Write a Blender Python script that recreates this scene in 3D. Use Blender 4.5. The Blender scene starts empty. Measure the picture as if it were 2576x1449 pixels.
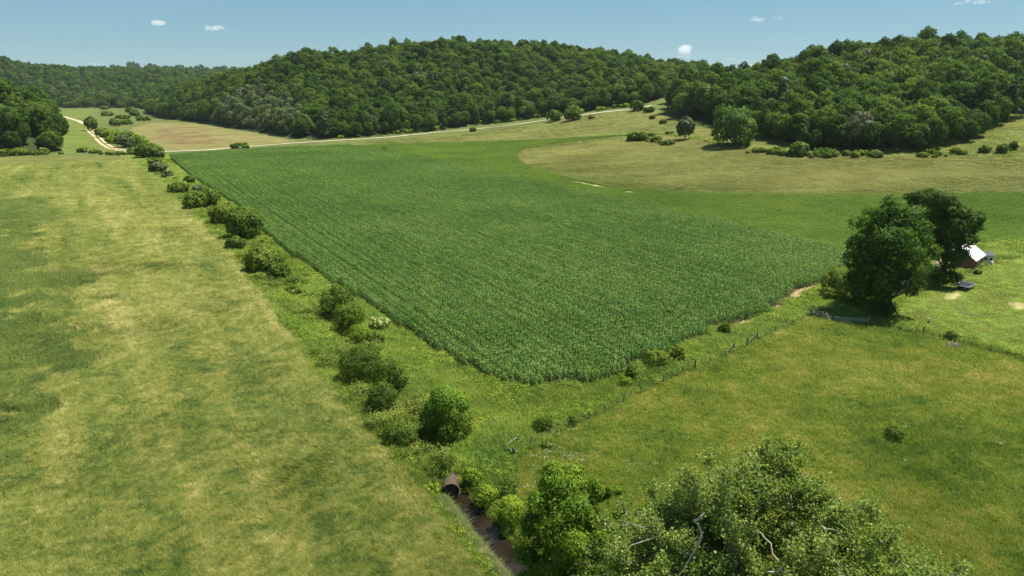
import bpy, bmesh, math, random
import numpy as np
from mathutils import Vector, Matrix

R_ = math.radians
SC = bpy.context.scene
COL = SC.collection

# ------------------------------------------------------------------ camera, light, exposure
CAM_H, PITCH, FPX = 40.0, 16.1, 705.0
cam_d = bpy.data.cameras.new('camera'); cam = bpy.data.objects.new('camera', cam_d); COL.objects.link(cam)
cam.location = (0, 0, CAM_H); cam.rotation_euler = (R_(90 - PITCH), 0, 0)
cam_d.sensor_width = 36; cam_d.lens = 36 * FPX / 1024; cam_d.clip_start = 0.5; cam_d.clip_end = 80000
SC.camera = cam

SUN_EL, SUN_AZ = 69.0, 76.0        # azimuth clockwise from the view direction (+Y)
w = bpy.data.worlds.new('World'); SC.world = w; w.use_nodes = True
nt = w.node_tree
sky = nt.nodes.new('ShaderNodeTexSky'); sky.sky_type = 'NISHITA'; sky.sun_disc = False
sky.sun_elevation = R_(SUN_EL); sky.sun_rotation = R_(SUN_AZ)
sky.altitude = 300; sky.air_density = 1.0; sky.dust_density = 0.0; sky.ozone_density = 4.0
bg = nt.nodes['Background']; tint = nt.nodes.new('ShaderNodeMix'); tint.data_type = 'RGBA'; tint.blend_type = 'MULTIPLY'; tint.inputs[0].default_value = 1
tint.inputs[7].default_value = (.63, .84, .92, 1); nt.links.new(sky.outputs[0], tint.inputs[6]); even = nt.nodes.new('ShaderNodeMix'); even.data_type = 'RGBA'; even.inputs[0].default_value = .42; even.inputs[7].default_value = (2.9, 5.2, 6.5, 1)
nt.links.new(tint.outputs[2], even.inputs[6]); nt.links.new(even.outputs[2], bg.inputs[0]); bg.inputs[1].default_value = 0.05
sun_d = bpy.data.lights.new('sun', 'SUN'); sun = bpy.data.objects.new('sun', sun_d); COL.objects.link(sun)
sun_d.energy = 5.0; sun_d.angle = R_(0.53); sun_d.color = (1.0, 0.94, 0.82)
to_sun = Vector((math.sin(R_(SUN_AZ)) * math.cos(R_(SUN_EL)), math.cos(R_(SUN_AZ)) * math.cos(R_(SUN_EL)), math.sin(R_(SUN_EL))))
sun.rotation_euler = (-to_sun).to_track_quat('-Z', 'Y').to_euler(); sun.location = (0, 0, 300)
vs = SC.view_settings; vs.view_transform = 'Standard'; vs.look = 'None'; vs.exposure = 0.92; vs.gamma = 1.0
SC.render.film_transparent = False
cy = SC.cycles
cy.max_bounces = 6; cy.diffuse_bounces = 3; cy.glossy_bounces = 2; cy.transmission_bounces = 3; cy.transparent_max_bounces = 4
cy.volume_bounces = 3; cy.use_denoising = True; cy.denoiser = 'OPENIMAGEDENOISE'; cy.denoising_input_passes = 'RGB_ALBEDO_NORMAL'; cy.denoising_prefilter = 'ACCURATE'
cy.caustics_reflective = False; cy.caustics_refractive = False

# ------------------------------------------------------------------ small numpy helpers
def vnoise(x, y, seed=0):
    xi = np.floor(x).astype(np.int64); yi = np.floor(y).astype(np.int64)
    xf = x - xi; yf = y - yi
    def h(a, b):
        n = (a * 374761393 + b * 668265263 + seed * 1442695041) & 0xFFFFFFFF
        n = ((n ^ (n >> 13)) * 1274126177) & 0xFFFFFFFF
        return ((n ^ (n >> 16)) & 0xFFFF) / 65535.0
    sx = xf * xf * (3 - 2 * xf); sy = yf * yf * (3 - 2 * yf)
    a = h(xi, yi) * (1 - sx) + h(xi + 1, yi) * sx
    b = h(xi, yi + 1) * (1 - sx) + h(xi + 1, yi + 1) * sx
    return a * (1 - sy) + b * sy
def fbm(x, y, seed=0, oct=4):
    s = 0; a = .5; t = 0
    for k in range(oct):
        s = s + a * vnoise(x * 2 ** k, y * 2 ** k, seed + k); t += a; a *= .5
    return s / t
def sstep(a, b, x):
    t = np.clip((x - a) / (b - a), 0, 1); return t * t * (3 - 2 * t)
def pip(px_, py_, poly):
    poly = np.asarray(poly)[:, :2]; inside = np.zeros(px_.shape, bool)
    x1, y1 = poly[-1]
    for x2, y2 in poly:
        c = ((y1 > py_) != (y2 > py_))
        if y2 != y1:
            inside ^= c & (px_ < (x2 - x1) * (py_ - y1) / (y2 - y1) + x1)
        x1, y1 = x2, y2
    return inside

# ------------------------------------------------------------------ photograph <-> world (set-out survey)
cP, sP = math.cos(R_(PITCH)), math.sin(R_(PITCH))
KD = 1024 / 2576 / FPX                 # tangent per survey unit
def rays(u, v):
    x = (np.asarray(u, float) - 1288) * KD; y = (np.asarray(v, float) - 724.5) * KD
    return np.stack([x, cP - y * sP, -sP - y * cP], -1)
def az_el(u, v):
    d = rays(u, v)
    return np.degrees(np.arctan2(d[..., 0], d[..., 1])), d[..., 2] / np.hypot(d[..., 0], d[..., 1])
def depth(p): return p[1] * cP - (p[2] - CAM_H) * sP
def to_px(P):
    P = np.asarray(P, float); z = P[..., 2] - CAM_H
    d = P[..., 1] * cP - z * sP
    up = P[..., 1] * sP + z * cP
    return 1288 + P[..., 0] / d / KD, 724.5 - up / d / KD, d

# ------------------------------------------------------------------ terrain as a polar height table
AZ = np.arange(-75, 75.01, 0.25); RR = np.exp(np.linspace(math.log(15), math.log(9000), 700))
_ra = [0, 250, 300, 350, 400, 450, 500, 550, 620, 800]
_rise = {-12: [0, 0, 0, 0, 0, 0, 0, 0, 0, 0],
         -5: [0, 0, 0, 0, 0, 0, 0, 1, 2, 4],
         0: [0, 0, 0, 0, .5, 1.5, 2.5, 4, 6, 12],
         9.6: [0, 0, 1, 3, 6, 10, 15.5, 21, 27, 36],
         16: [0, 0, 2, 6, 11, 16, 22, 27, 33, 42],
         24: [0, 0, 3, 8, 14, 20, 26, 31, 36, 46],
         36: [0, .5, 4, 10, 18, 25, 31, 36, 42, 52]}
_ks = sorted(_rise)
_rows = np.array([np.interp(RR, _ra, _rise[k]) for k in _ks])
B = np.array([[0.0]]) + np.stack([np.interp(AZ, _ks, _rows[:, j]) for j in range(len(RR))], 1)
def _smooth(a, n, ax):
    k = np.ones(n) / n
    return np.apply_along_axis(lambda v: np.convolve(np.pad(v, n // 2, mode='edge'), k, 'valid'), ax, a)
B = _smooth(_smooth(_smooth(_smooth(B, 13, 1), 13, 1), 15, 0), 15, 0)

def table(T, x, y):
    az = np.degrees(np.arctan2(x, y)); r = np.hypot(x, y)
    ia = np.clip((az - AZ[0]) / .25, 0, len(AZ) - 1.001)
    ir = np.clip((np.log(np.maximum(r, 1e-3)) - math.log(15)) / (math.log(600) / 699), 0, 698.999)
    a0 = ia.astype(int); r0 = ir.astype(int); fa = ia - a0; fr = ir - r0
    return (T[a0, r0] * (1 - fa) + T[a0 + 1, r0] * fa) * (1 - fr) + (T[a0, r0 + 1] * (1 - fa) + T[a0 + 1, r0 + 1] * fa) * fr

def march(u, v, hfun, zoff=0.0):
    d = rays(np.atleast_1d(u), np.atleast_1d(v)); out = []
    t = np.exp(np.linspace(math.log(25), math.log(9000), 3500))
    for q in d:
        p = q[None, :] * t[:, None]; z = p[:, 2] + CAM_H - hfun(p[:, 0], p[:, 1]) - zoff
        k = np.argmax(z < 0)
        if z[k] >= 0: k = len(t) - 1
        f = z[k - 1] / (z[k - 1] - z[k]) if k > 0 else 0
        tt = t[k - 1] + (t[k] - t[k - 1]) * f
        out.append((q[0] * tt, q[1] * tt, CAM_H + q[2] * tt))
    return np.array(out)
base_h = lambda x, y: table(B, x, y)

# hills: foot line (survey), crest line (survey) with crest distances; crown height is taken off the crest
HILLS = {
 'right': dict(lim=(1600, 9999), foot=[(1640, 268), (1700, 296), (1790, 318), (1900, 342), (1960, 362), (2060, 384), (2200, 385), (2330, 384), (2440, 360), (2530, 318), (2576, 292), (2800, 250)],
               crest=[(1560, 290, 470), (1640, 262, 480), (1700, 228, 500), (1760, 208, 530), (1880, 190, 600), (1930, 181, 620), (2000, 165, 640), (2050, 148, 650), (2100, 138, 660), (2200, 127, 680), (2300, 118, 690), (2400, 114, 700), (2576, 116, 720), (2800, 118, 720)], th=15),
 'middle': dict(lim=(358, 9999), foot=[(340, 272), (365, 282), (390, 298), (480, 306), (560, 319), (640, 331), (740, 350), (820, 351), (950, 345), (1060, 334), (1200, 317), (1350, 297), (1480, 281), (1590, 266), (1700, 255), (1900, 245)],
                crest=[(250, 300, 1400), (330, 275, 1400), (365, 252, 1380), (400, 232, 1260), (480, 205, 1120), (560, 187, 1000), (650, 167, 920), (720, 141, 870), (780, 132, 840), (870, 135, 830), (930, 125, 830), (1000, 113, 840), (1080, 105, 850), (1160, 104, 850), (1280, 110, 860), (1400, 114, 880), (1480, 122, 900), (1560, 137, 930), (1640, 155, 960), (1720, 163, 1000), (1800, 171, 1060), (1860, 181, 1120), (2000, 190, 1150), (2300, 200, 1150)], th=15),
 'near': dict(lim=(-9999, 146), foot=[(-300, 395), (0, 391), (60, 390), (110, 386), (140, 384), (170, 383)],
              crest=[(-300, 207, 560), (0, 220, 560), (40, 228, 555), (80, 236, 540), (110, 262, 520), (135, 279, 500), (148, 304, 490), (170, 329, 490)], th=15),
 'far': dict(foot=[(-300, 262), (100, 268), (150, 272), (360, 273), (420, 280), (700, 280)],
             crest=[(-300, 120, 2100), (0, 140, 2100), (40, 154, 2100), (80, 164, 2150), (140, 168, 2200), (220, 172, 2250), (300, 173, 2300), (400, 177, 2300), (480, 180, 2300), (560, 182, 2300), (800, 185, 2300)], th=15),
 'farther': dict(foot=[(-300, 236), (900, 236)],
             crest=[(-300, 180, 3900), (240, 178, 3900), (310, 171, 3900), (345, 169, 3900), (370, 175, 3900), (480, 177, 3900), (560, 179, 3900), (620, 181, 3900), (1200, 190, 3900), (2800, 200, 3900)], th=10),
}
RG, AG = np.meshgrid(RR, AZ)
XG = RG * np.sin(np.radians(AG)); YG = RG * np.cos(np.radians(AG))
Z = B.copy(); OWN = np.zeros(B.shape)
for hi, (hn, hd) in enumerate(HILLS.items()):
    fu = np.array(hd['foot'], float)
    fp = march(fu[:, 0], fu[:, 1], base_h)
    fa = np.degrees(np.arctan2(fp[:, 0], fp[:, 1])); fr = np.hypot(fp[:, 0], fp[:, 1])
    cu = np.array(hd['crest'], float); ca, ct = az_el(cu[:, 0], cu[:, 1])
    zc = CAM_H + cu[:, 2] * ct - hd['th']
    re = np.interp(AZ, fa, fr); rc = np.maximum(np.interp(AZ, ca, cu[:, 2]), re + 60); zcr = np.interp(AZ, ca, zc)
    re, rc, zcr = [_smooth(np.asarray(q), 5, 0) for q in (re, rc, zcr)]
    hd['re'], hd['rc'] = re, rc
    zb = np.array([np.interp(re[i], RR, B[i]) for i in range(len(AZ))])
    t = (RG - re[:, None]) / (rc - re)[:, None]; tc = np.clip(t, 0, 1)
    S = .45 * (tc * tc * (3 - 2 * tc)) + .55 * (1 - (1 - tc) ** 1.6)
    down = np.clip((RG - rc[:, None]) / 700, 0, 1)
    S = np.where(t > 1, 1 - .6 * down ** 1.5, S)
    L = zb[:, None] + (zcr - zb)[:, None] * S
    amp = np.clip((L - zb[:, None]) / 25, 0, 1) * np.where(hn.startswith('far'), 7.0, 5.0) * np.where(tc > .9, .35, 1)
    L = L + amp * (fbm(XG / 85, YG / 85, 11 + hi, 3) - .5) * 2
    lo, hi2 = hd.get('lim', (-9999, 9999)); la = az_el(lo, 285)[0] if lo > -9999 else -999; ha = az_el(hi2, 300)[0] if hi2 < 9999 else 999
    L = np.where((t > 0) & (AG > la) & (AG < ha), L, -1e3)
    OWN = np.where(L > Z, hi + 1, OWN); Z = np.maximum(Z, L)

# creek bed: survey line on the bed, then the widening towards the viewer
def planar(u, v, z=0.0):
    d = rays(u, v); t = (z - CAM_H) / d[..., 2]
    return d * t[..., None] + np.array([0, 0, CAM_H])
CREEK_Z = -1.45
creek = planar(np.array([1150, 1172, 1205, 1248, 1296, 1345, 1400]), np.array([1246, 1275, 1318, 1368, 1425, 1490, 1570]), CREEK_Z)[:, :2]
mouth = planar(np.array([1134.]), np.array([1236.]), -0.65)[0]
ditch = planar(np.array([1078, 1035, 1012, 985, 945, 900, 850, 770, 690, 610, 500, 400.]), np.array([1130, 1085, 1040, 1000, 940, 890, 825, 755, 700, 615, 510, 435.]), 0)[:, :2]
def seg_dist(x, y, line):
    best = np.full(np.shape(x), 1e9); tt = np.zeros(np.shape(x))
    for i in range(len(line) - 1):
        a, b = line[i], line[i + 1]; d = b - a
        t = np.clip(((x - a[0]) * d[0] + (y - a[1]) * d[1]) / (d @ d), 0, 1)
        q = np.hypot(x - a[0] - d[0] * t, y - a[1] - d[1] * t)
        m = q < best; best = np.where(m, q, best); tt = np.where(m, i + t, tt)
    return best, tt
def H(x, y):
    x = np.asarray(x, float); y = np.asarray(y, float)
    z = table(Z, x, y)
    near = np.hypot(x, y) < 450
    d, t = seg_dist(x, y, creek)
    z = z - np.where(near, 1.0, 0) * np.interp(d, [0, 1.2, 1.75, 2.6, 4.2, 6.5], [2.0, 1.95, 1.5, .75, .2, 0])
    d2, t2 = seg_dist(x, y, ditch)
    z = z - np.where(near, 1.0, 0) * np.interp(d2, [0, .7, 2.2, 3.6], [1.1, .95, .2, 0])
    dm = np.hypot((x - mouth[0] + .7) * .7, y - mouth[1] - 2.7)
    z = z + np.where(near, 1.9 * np.exp(-(dm / 1.9) ** 2), 0)         # earth heaped over the pipe
    z = z + (fbm(x / 9, y / 9, 5, 3) - .5) * .35 * (d > 3)
    return z
def px(u, v, zoff=0.0):
    """world point where the ground (plus zoff) is met at a survey position"""
    return march(u, v, H, zoff)
def P1(u, v, zoff=0.0): return Vector(px(u, v, zoff)[0])

# ------------------------------------------------------------------ object helpers
def tag(o, label, cat=None, group=None, kind=None):
    o['label'] = label
    if cat: o['category'] = cat
    if group: o['group'] = group
    if kind: o['kind'] = kind
    return o
def empty(name, loc, label, cat, group=None):
    o = bpy.data.objects.new(name, None); COL.objects.link(o); o.location = loc
    o.empty_display_size = .5
    return tag(o, label, cat, group)
def mesh_arrays(name, V, F, mat=None, attr=None, smooth=False, normals=None):
    """F: (n,3) or (n,4) index array, attr: per-vertex float 'cv'"""
    V = np.asarray(V, np.float32); F = np.asarray(F, np.int32); k = F.shape[1]
    me = bpy.data.meshes.new(name)
    me.vertices.add(len(V)); me.vertices.foreach_set('co', V.ravel())
    me.loops.add(F.size); me.loops.foreach_set('vertex_index', F.ravel())
    me.polygons.add(len(F)); me.polygons.foreach_set('loop_start', np.arange(0, F.size, k, dtype=np.int32))
    me.update(calc_edges=True)
    if smooth: me.polygons.foreach_set('use_smooth', np.ones(len(F), bool))
    if attr is not None:
        a = me.attributes.new('cv', 'FLOAT', 'POINT'); a.data.foreach_set('value', np.asarray(attr, np.float32))
    if normals is not None:
        me.polygons.foreach_set('use_smooth', np.ones(len(F), bool))
        a = me.attributes.new('custom_normal', 'FLOAT_VECTOR', 'POINT'); a.data.foreach_set('vector', np.asarray(normals, np.float32).ravel())
    if mat: me.materials.append(mat)
    return me
def link(name, me, parent=None, loc=None, col=COL):
    o = bpy.data.objects.new(name, me)
    if col is not None: col.objects.link(o)
    if parent is not None: o.parent = parent
    if loc is not None: o.location = loc
    return o

class MB:
    """collects solids in world space, built as one mesh relative to the parent's origin"""
    def __init__(s): s.v = []; s.f = []
    def add(s, vs_, fs):
        n = len(s.v); s.v += [Vector(p) for p in vs_]; s.f += [tuple(i + n for i in f) for f in fs]
    def box(s, c, ax, ay, az):
        c, ax, ay, az = Vector(c), Vector(ax), Vector(ay), Vector(az)
        p = [c + ax * i + ay * j + az * k for k in (-1, 1) for j in (-1, 1) for i in (-1, 1)]
        s.add(p, [(0, 2, 3, 1), (4, 5, 7, 6), (0, 1, 5, 4), (2, 6, 7, 3), (0, 4, 6, 2), (1, 3, 7, 5)])
    def beam(s, a, b, wd, th, up=(0, 0, 1)):
        a, b = Vector(a), Vector(b); d = (b - a); n = d.normalized(); up = Vector(up)
        sd = n.cross(up)
        if sd.length < 1e-3: sd = n.cross(Vector((1, 0, 0)))
        sd.normalize(); u2 = sd.cross(n)
        s.box((a + b) / 2, d / 2, sd * wd / 2, u2 * th / 2)
    def tube(s, pts, rad, sides=7, cap=True):
        pts = [Vector(p) for p in pts]; n0 = len(s.v); prev = None
        for i, p in enumerate(pts):
            d = (pts[min(i + 1, len(pts) - 1)] - pts[max(i - 1, 0)]).normalized()
            a = d.cross(Vector((0, 0, 1)) if abs(d.z) < .95 else Vector((1, 0, 0))).normalized(); b = d.cross(a)
            if prev is not None and a.dot(prev) < 0: a, b = -a, -b
            prev = a
            r = rad[i] if hasattr(rad, '__len__') else rad
            for k in range(sides):
                t = 2 * math.pi * k / sides; s.v.append(p + (a * math.cos(t) + b * math.sin(t)) * r)
        for i in range(len(pts) - 1):
            for k in range(sides):
                q = n0 + i * sides
                s.f.append((q + k, q + (k + 1) % sides, q + sides + (k + 1) % sides, q + sides + k))
        if cap:
            s.f.append(tuple(range(n0, n0 + sides))[::-1]); s.f.append(tuple(range(n0 + (len(pts) - 1) * sides, n0 + len(pts) * sides)))
    def mesh(s, name, mat, origin=(0, 0, 0), smooth=False):
        o = Vector(origin); me = bpy.data.meshes.new(name)
        me.from_pydata([tuple(p - o) for p in s.v], [], s.f); me.update()
        if smooth: me.polygons.foreach_set('use_smooth', np.ones(len(me.polygons), bool))
        me.materials.append(mat); return me
    def build(s, name, mat, parent=None, smooth=False):
        return link(name, s.mesh(name, mat, parent.location if parent else (0, 0, 0), smooth), parent)

# ------------------------------------------------------------------ materials
def new_mat(name):
    m = bpy.data.materials.new(name); m.use_nodes = True
    nt = m.node_tree; nt.nodes.clear()
    out = nt.nodes.new('ShaderNodeOutputMaterial'); return m, nt, out
def nd(nt, t, props=None, **inp):
    n = nt.nodes.new(t)
    for k, v in (props or {}).items(): setattr(n, k, v)
    for k, v in inp.items():
        k = k.replace('_', ' ')
        if isinstance(v, bpy.types.NodeSocket): nt.links.new(v, n.inputs[k])
        else: n.inputs[k].default_value = v
    return n
def math_(nt, op, a, b=None, c=None, clamp=False):
    n = nt.nodes.new('ShaderNodeMath'); n.operation = op; n.use_clamp = clamp
    for i, v in enumerate((a, b, c)):
        if v is None: continue
        if isinstance(v, bpy.types.NodeSocket): nt.links.new(v, n.inputs[i])
        else: n.inputs[i].default_value = v
    return n.outputs[0]
def ramp(nt, fac, stops):
    n = nt.nodes.new('ShaderNodeValToRGB'); e = n.color_ramp.elements
    while len(e) < len(stops): e.new(.5)
    for q, (p, c) in zip(e, stops): q.position = p; q.color = (*c, 1)
    nt.links.new(fac, n.inputs[0]); return n.outputs[0]
def mixc(nt, fac, a, b, mode='MIX'):
    n = nt.nodes.new('ShaderNodeMix'); n.data_type = 'RGBA'; n.blend_type = mode
    for i, v in ((0, fac), (6, a), (7, b)):
        if isinstance(v, bpy.types.NodeSocket): nt.links.new(v, n.inputs[i])
        else: n.inputs[i].default_value = v if i == 0 else (*v, 1)
    return n.outputs[2]
def noise(nt, vec, scale, detail=3, rough=.55, dist=0.0):
    n = nd(nt, 'ShaderNodeTexNoise', None, Vector=vec, Scale=scale, Detail=detail, Roughness=rough, Distortion=dist)
    return n.outputs['Fac']
def pos(nt): return nt.nodes.new('ShaderNodeNewGeometry').outputs['Position']
def gained(stops, g): return [(p, tuple(min(.85, c * q) for c, q in zip(col, g))) for p, col in stops]
def leafy(name, stops, rw=.6, cw=.4, nw=0.0, nscale=.1, trans=.3, spec=.25, rough=.55, tint=(1.25, 1.2, .6), gain=(1, 1, 1)):
    """foliage: colour from the plant's own shade, the leaf's own shade, and where it grows"""
    m, nt, out = new_mat(name); stops = gained(stops, gain)
    rnd = nt.nodes.new('ShaderNodeObjectInfo').outputs['Random']
    cv = nd(nt, 'ShaderNodeAttribute', dict(attribute_name='cv')).outputs['Fac']
    f = math_(nt, 'MULTIPLY_ADD', cv, cw, math_(nt, 'MULTIPLY', rnd, rw))
    if nw: f = math_(nt, 'MULTIPLY_ADD', math_(nt, 'SUBTRACT', math_(nt, 'MULTIPLY', noise(nt, pos(nt), nscale, 3), 2.2), .6), nw, f)
    c = ramp(nt, math_(nt, 'ADD', f, 0, clamp=True), stops)
    p = nd(nt, 'ShaderNodeBsdfPrincipled', None, Base_Color=c, Roughness=rough, Specular_IOR_Level=spec)
    if trans:
        t = nd(nt, 'ShaderNodeBsdfTranslucent', None, Color=mixc(nt, 1.0, c, tint, 'MULTIPLY'))
        s = nd(nt, 'ShaderNodeMixShader', None, Fac=trans); nt.links.new(p.outputs[0], s.inputs[1]); nt.links.new(t.outputs[0], s.inputs[2])
        nt.links.new(s.outputs[0], out.inputs[0])
    else: nt.links.new(p.outputs[0], out.inputs[0])
    return m
def grassy(name, stops, s1=.03, s2=.25, w1=.5, w2=.3, cw=.35, trans=.25, bias=0.0, stretch=None, gain=(1, 1, 1), s3=2.2, w3=.0, dist=.8):
    m, nt, out = new_mat(name); stops = gained(stops, gain)
    p = pos(nt); p0 = p
    if stretch:
        mp = nd(nt, 'ShaderNodeMapping', dict(vector_type='TEXTURE'), Vector=p, Rotation=(0, 0, R_(stretch[0])), Scale=(1 / stretch[1], 1 / stretch[2], 1)); p = mp.outputs[0]
    cv = nd(nt, 'ShaderNodeAttribute', dict(attribute_name='cv')).outputs['Fac']
    n1 = math_(nt, 'MULTIPLY_ADD', noise(nt, p, s1, 4, .6, dist * .75), 2.6, -.8); n2 = math_(nt, 'MULTIPLY_ADD', noise(nt, p0, s2, 3, .6, dist), 2.4, -.7)
    f = math_(nt, 'MULTIPLY_ADD', cv, cw, bias)
    f = math_(nt, 'MULTIPLY_ADD', n1, w1, f); f = math_(nt, 'MULTIPLY_ADD', n2, w2, f)
    if w3: f = math_(nt, 'MULTIPLY_ADD', math_(nt, 'MULTIPLY_ADD', noise(nt, p0, s3, 2, .6, dist * .6), 2.6, -1.3), w3, f)
    c = ramp(nt, math_(nt, 'ADD', f, 0, clamp=True), stops)
    pr = nd(nt, 'ShaderNodeBsdfPrincipled', None, Base_Color=c, Roughness=.6, Specular_IOR_Level=.15)
    t = nd(nt, 'ShaderNodeBsdfTranslucent', None, Color=c)
    s = nd(nt, 'ShaderNodeMixShader', None, Fac=trans); nt.links.new(pr.outputs[0], s.inputs[1]); nt.links.new(t.outputs[0], s.inputs[2])
    nt.links.new(s.outputs[0], out.inputs[0]); return m
def solid(name, a, b, scale=3.0, rough=.8, spec=.2, metal=0.0, stretch=(1, 1, 1), bump=0.0):
    m, nt, out = new_mat(name)
    tc = nd(nt, 'ShaderNodeTexCoord'); mp = nd(nt, 'ShaderNodeMapping', None, Vector=tc.outputs['Object'], Scale=stretch)
    n = noise(nt, mp.outputs[0], scale, 5, .65)
    c = ramp(nt, n, [(.3, a), (.7, b)])
    p = nd(nt, 'ShaderNodeBsdfPrincipled', None, Base_Color=c, Roughness=rough, Specular_IOR_Level=spec, Metallic=metal)
    if bump:
        bp = nd(nt, 'ShaderNodeBump', None, Strength=bump, Distance=.03, Height=n); nt.links.new(bp.outputs[0], p.inputs['Normal'])
    nt.links.new(p.outputs[0], out.inputs[0]); return m

# ------------------------------------------------------------------ foliage geometry
def unit(a): return a / np.maximum(np.linalg.norm(a, axis=-1, keepdims=True), 1e-9)
def cards(rng, C, Nn, size, aspect=1.0, shape='rhomb', curl=.25, along=None):
    """leaf faces at C with normals Nn; returns V (4n,3), F (n,4), cv (4n)"""
    n = len(C); Nn = unit(Nn)
    ref = rng.normal(size=(n, 3)) if along is None else along + rng.normal(size=(n, 3)) * .35
    t = unit(ref - (ref * Nn).sum(1, keepdims=True) * Nn); b = np.cross(Nn, t)
    s = np.broadcast_to(np.asarray(size, float), (n,)) * rng.uniform(.7, 1.3, n)
    a = s[:, None] * .5; bw = a * aspect
    if shape == 'rhomb':
        q = [-t * a, -b * bw - t * a * .1 + Nn * a * curl, t * a, b * bw - t * a * .1 + Nn * a * curl]
    else:
        j = lambda: rng.uniform(.6, 1.15, (n, 1))
        q = [(-t - b) * a * j(), (t - b) * a * j() + Nn * a * curl, (t + b) * a * j(), (-t + b) * a * j() + Nn * a * curl]
    V = np.stack([C + k for k in q], 1).reshape(-1, 3)
    F = np.arange(4 * n).reshape(n, 4)
    cv = np.repeat(rng.random(n), 4)
    return V, F, cv
def lobes_on(rng, n, rx, ry, rz, c, rmin, rmax, shell=.62, low=-.75):
    out = []
    for i in range(n):
        z = low + (1 - low) * (i + .5) / n; z = np.clip(z + rng.normal() * .08, low, 1); a = i * 2.39996 + rng.normal() * .35
        q = math.sqrt(max(0, 1 - z * z)); k = shell * rng.uniform(.8, 1.12)
        out.append((c[0] + rx * q * math.cos(a) * k, c[1] + ry * q * math.sin(a) * k, c[2] + rz * z * k, rng.uniform(rmin, rmax)))
    return np.array(out)
def crown_pts(rng, lobes, n, squash=.85, inner=.25, fuzz=.12):
    """points and outward normals on the clumps of a crown"""
    w_ = lobes[:, 3] ** 2; k = rng.choice(len(lobes), int(n * 1.7), p=w_ / w_.sum())
    d = unit(rng.normal(size=(len(k), 3)) + np.array([0, 0, .25]))
    r = lobes[k, 3:4] * (1 - inner * rng.random((len(k), 1)) ** 2) * rng.uniform(.85, 1.15, (len(k), 1))
    Pn = lobes[k, :3] + d * r * np.array([1, 1, squash]) + rng.normal(size=d.shape) * lobes[k, 3:4] * fuzz
    deep = np.zeros(len(k), bool)
    for l in lobes:
        deep |= np.linalg.norm((Pn - l[:3]) / np.array([1, 1, squash]), axis=1) < l[3] * .72
    keep = ~deep | (rng.random(len(k)) < .08)
    Pn, d = Pn[keep][:n], d[keep][:n]
    return Pn, d, (k[keep][:n])
def crown_mesh(name, rng, lobes, n, size, mat, squash=.85, jitter=.55, aspect=1.0, shape='quad', droop=0.0, origin=None, inner=.25, fuzz=.12, soft=.7, dome=.4):
    Pn, d, k = crown_pts(rng, lobes, n, squash, inner, fuzz)
    al = None
    if droop: al = d * .7 + np.array([0, 0, -droop])
    Nc = unit(d + rng.normal(size=d.shape) * jitter + np.array([0, 0, .2]))
    V, F, cv = cards(rng, Pn, Nc, size, aspect, shape, along=al)
    cen = lobes[:, :3].mean(0); ext = np.abs(lobes[:, :3] - cen).max(0) + lobes[:, 3].mean()
    Nv = unit(unit(d * .8 + unit((Pn - cen) / ext) * dome) * soft + Nc * (1 - soft))
    tone = rng.random(len(lobes))
    cv = cv * .6 + np.repeat(tone[k], 4) * .4
    if origin is not None: V = V - np.array(origin)
    return mesh_arrays(name, V, F, mat, cv, normals=np.repeat(Nv, 4, 0))
def trunk_mb(rng, lobes, base, h0, r0, limbs=5, top=None):
    mb = MB(); base = Vector(base)
    c = lobes[:, :3].mean(0); top = Vector((c[0], c[1], top if top else lobes[:, 2].max() * .8 + base.z * .2))
    pts = [base + Vector((0, 0, -.3))]; rad = [r0 * 1.35]
    for i in range(1, 6):
        t = i / 5; q = base.lerp(top, t) + Vector((rng.normal() * .12, rng.normal() * .12, 0)) * r0 * 4
        pts.append(q); rad.append(r0 * (1 - .8 * t))
    mb.tube(pts, rad, 7)
    for i in rng.choice(len(lobes), min(limbs, len(lobes)), replace=False):
        l = lobes[i]; a = pts[rng.integers(1, 4)]; e = Vector(l[:3]); m = a.lerp(e, .5) + Vector((0, 0, -.08 * (e - a).length))
        mb.tube([a, m, e], [r0 * .42, r0 * .28, r0 * .1], 5)
    return mb

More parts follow.
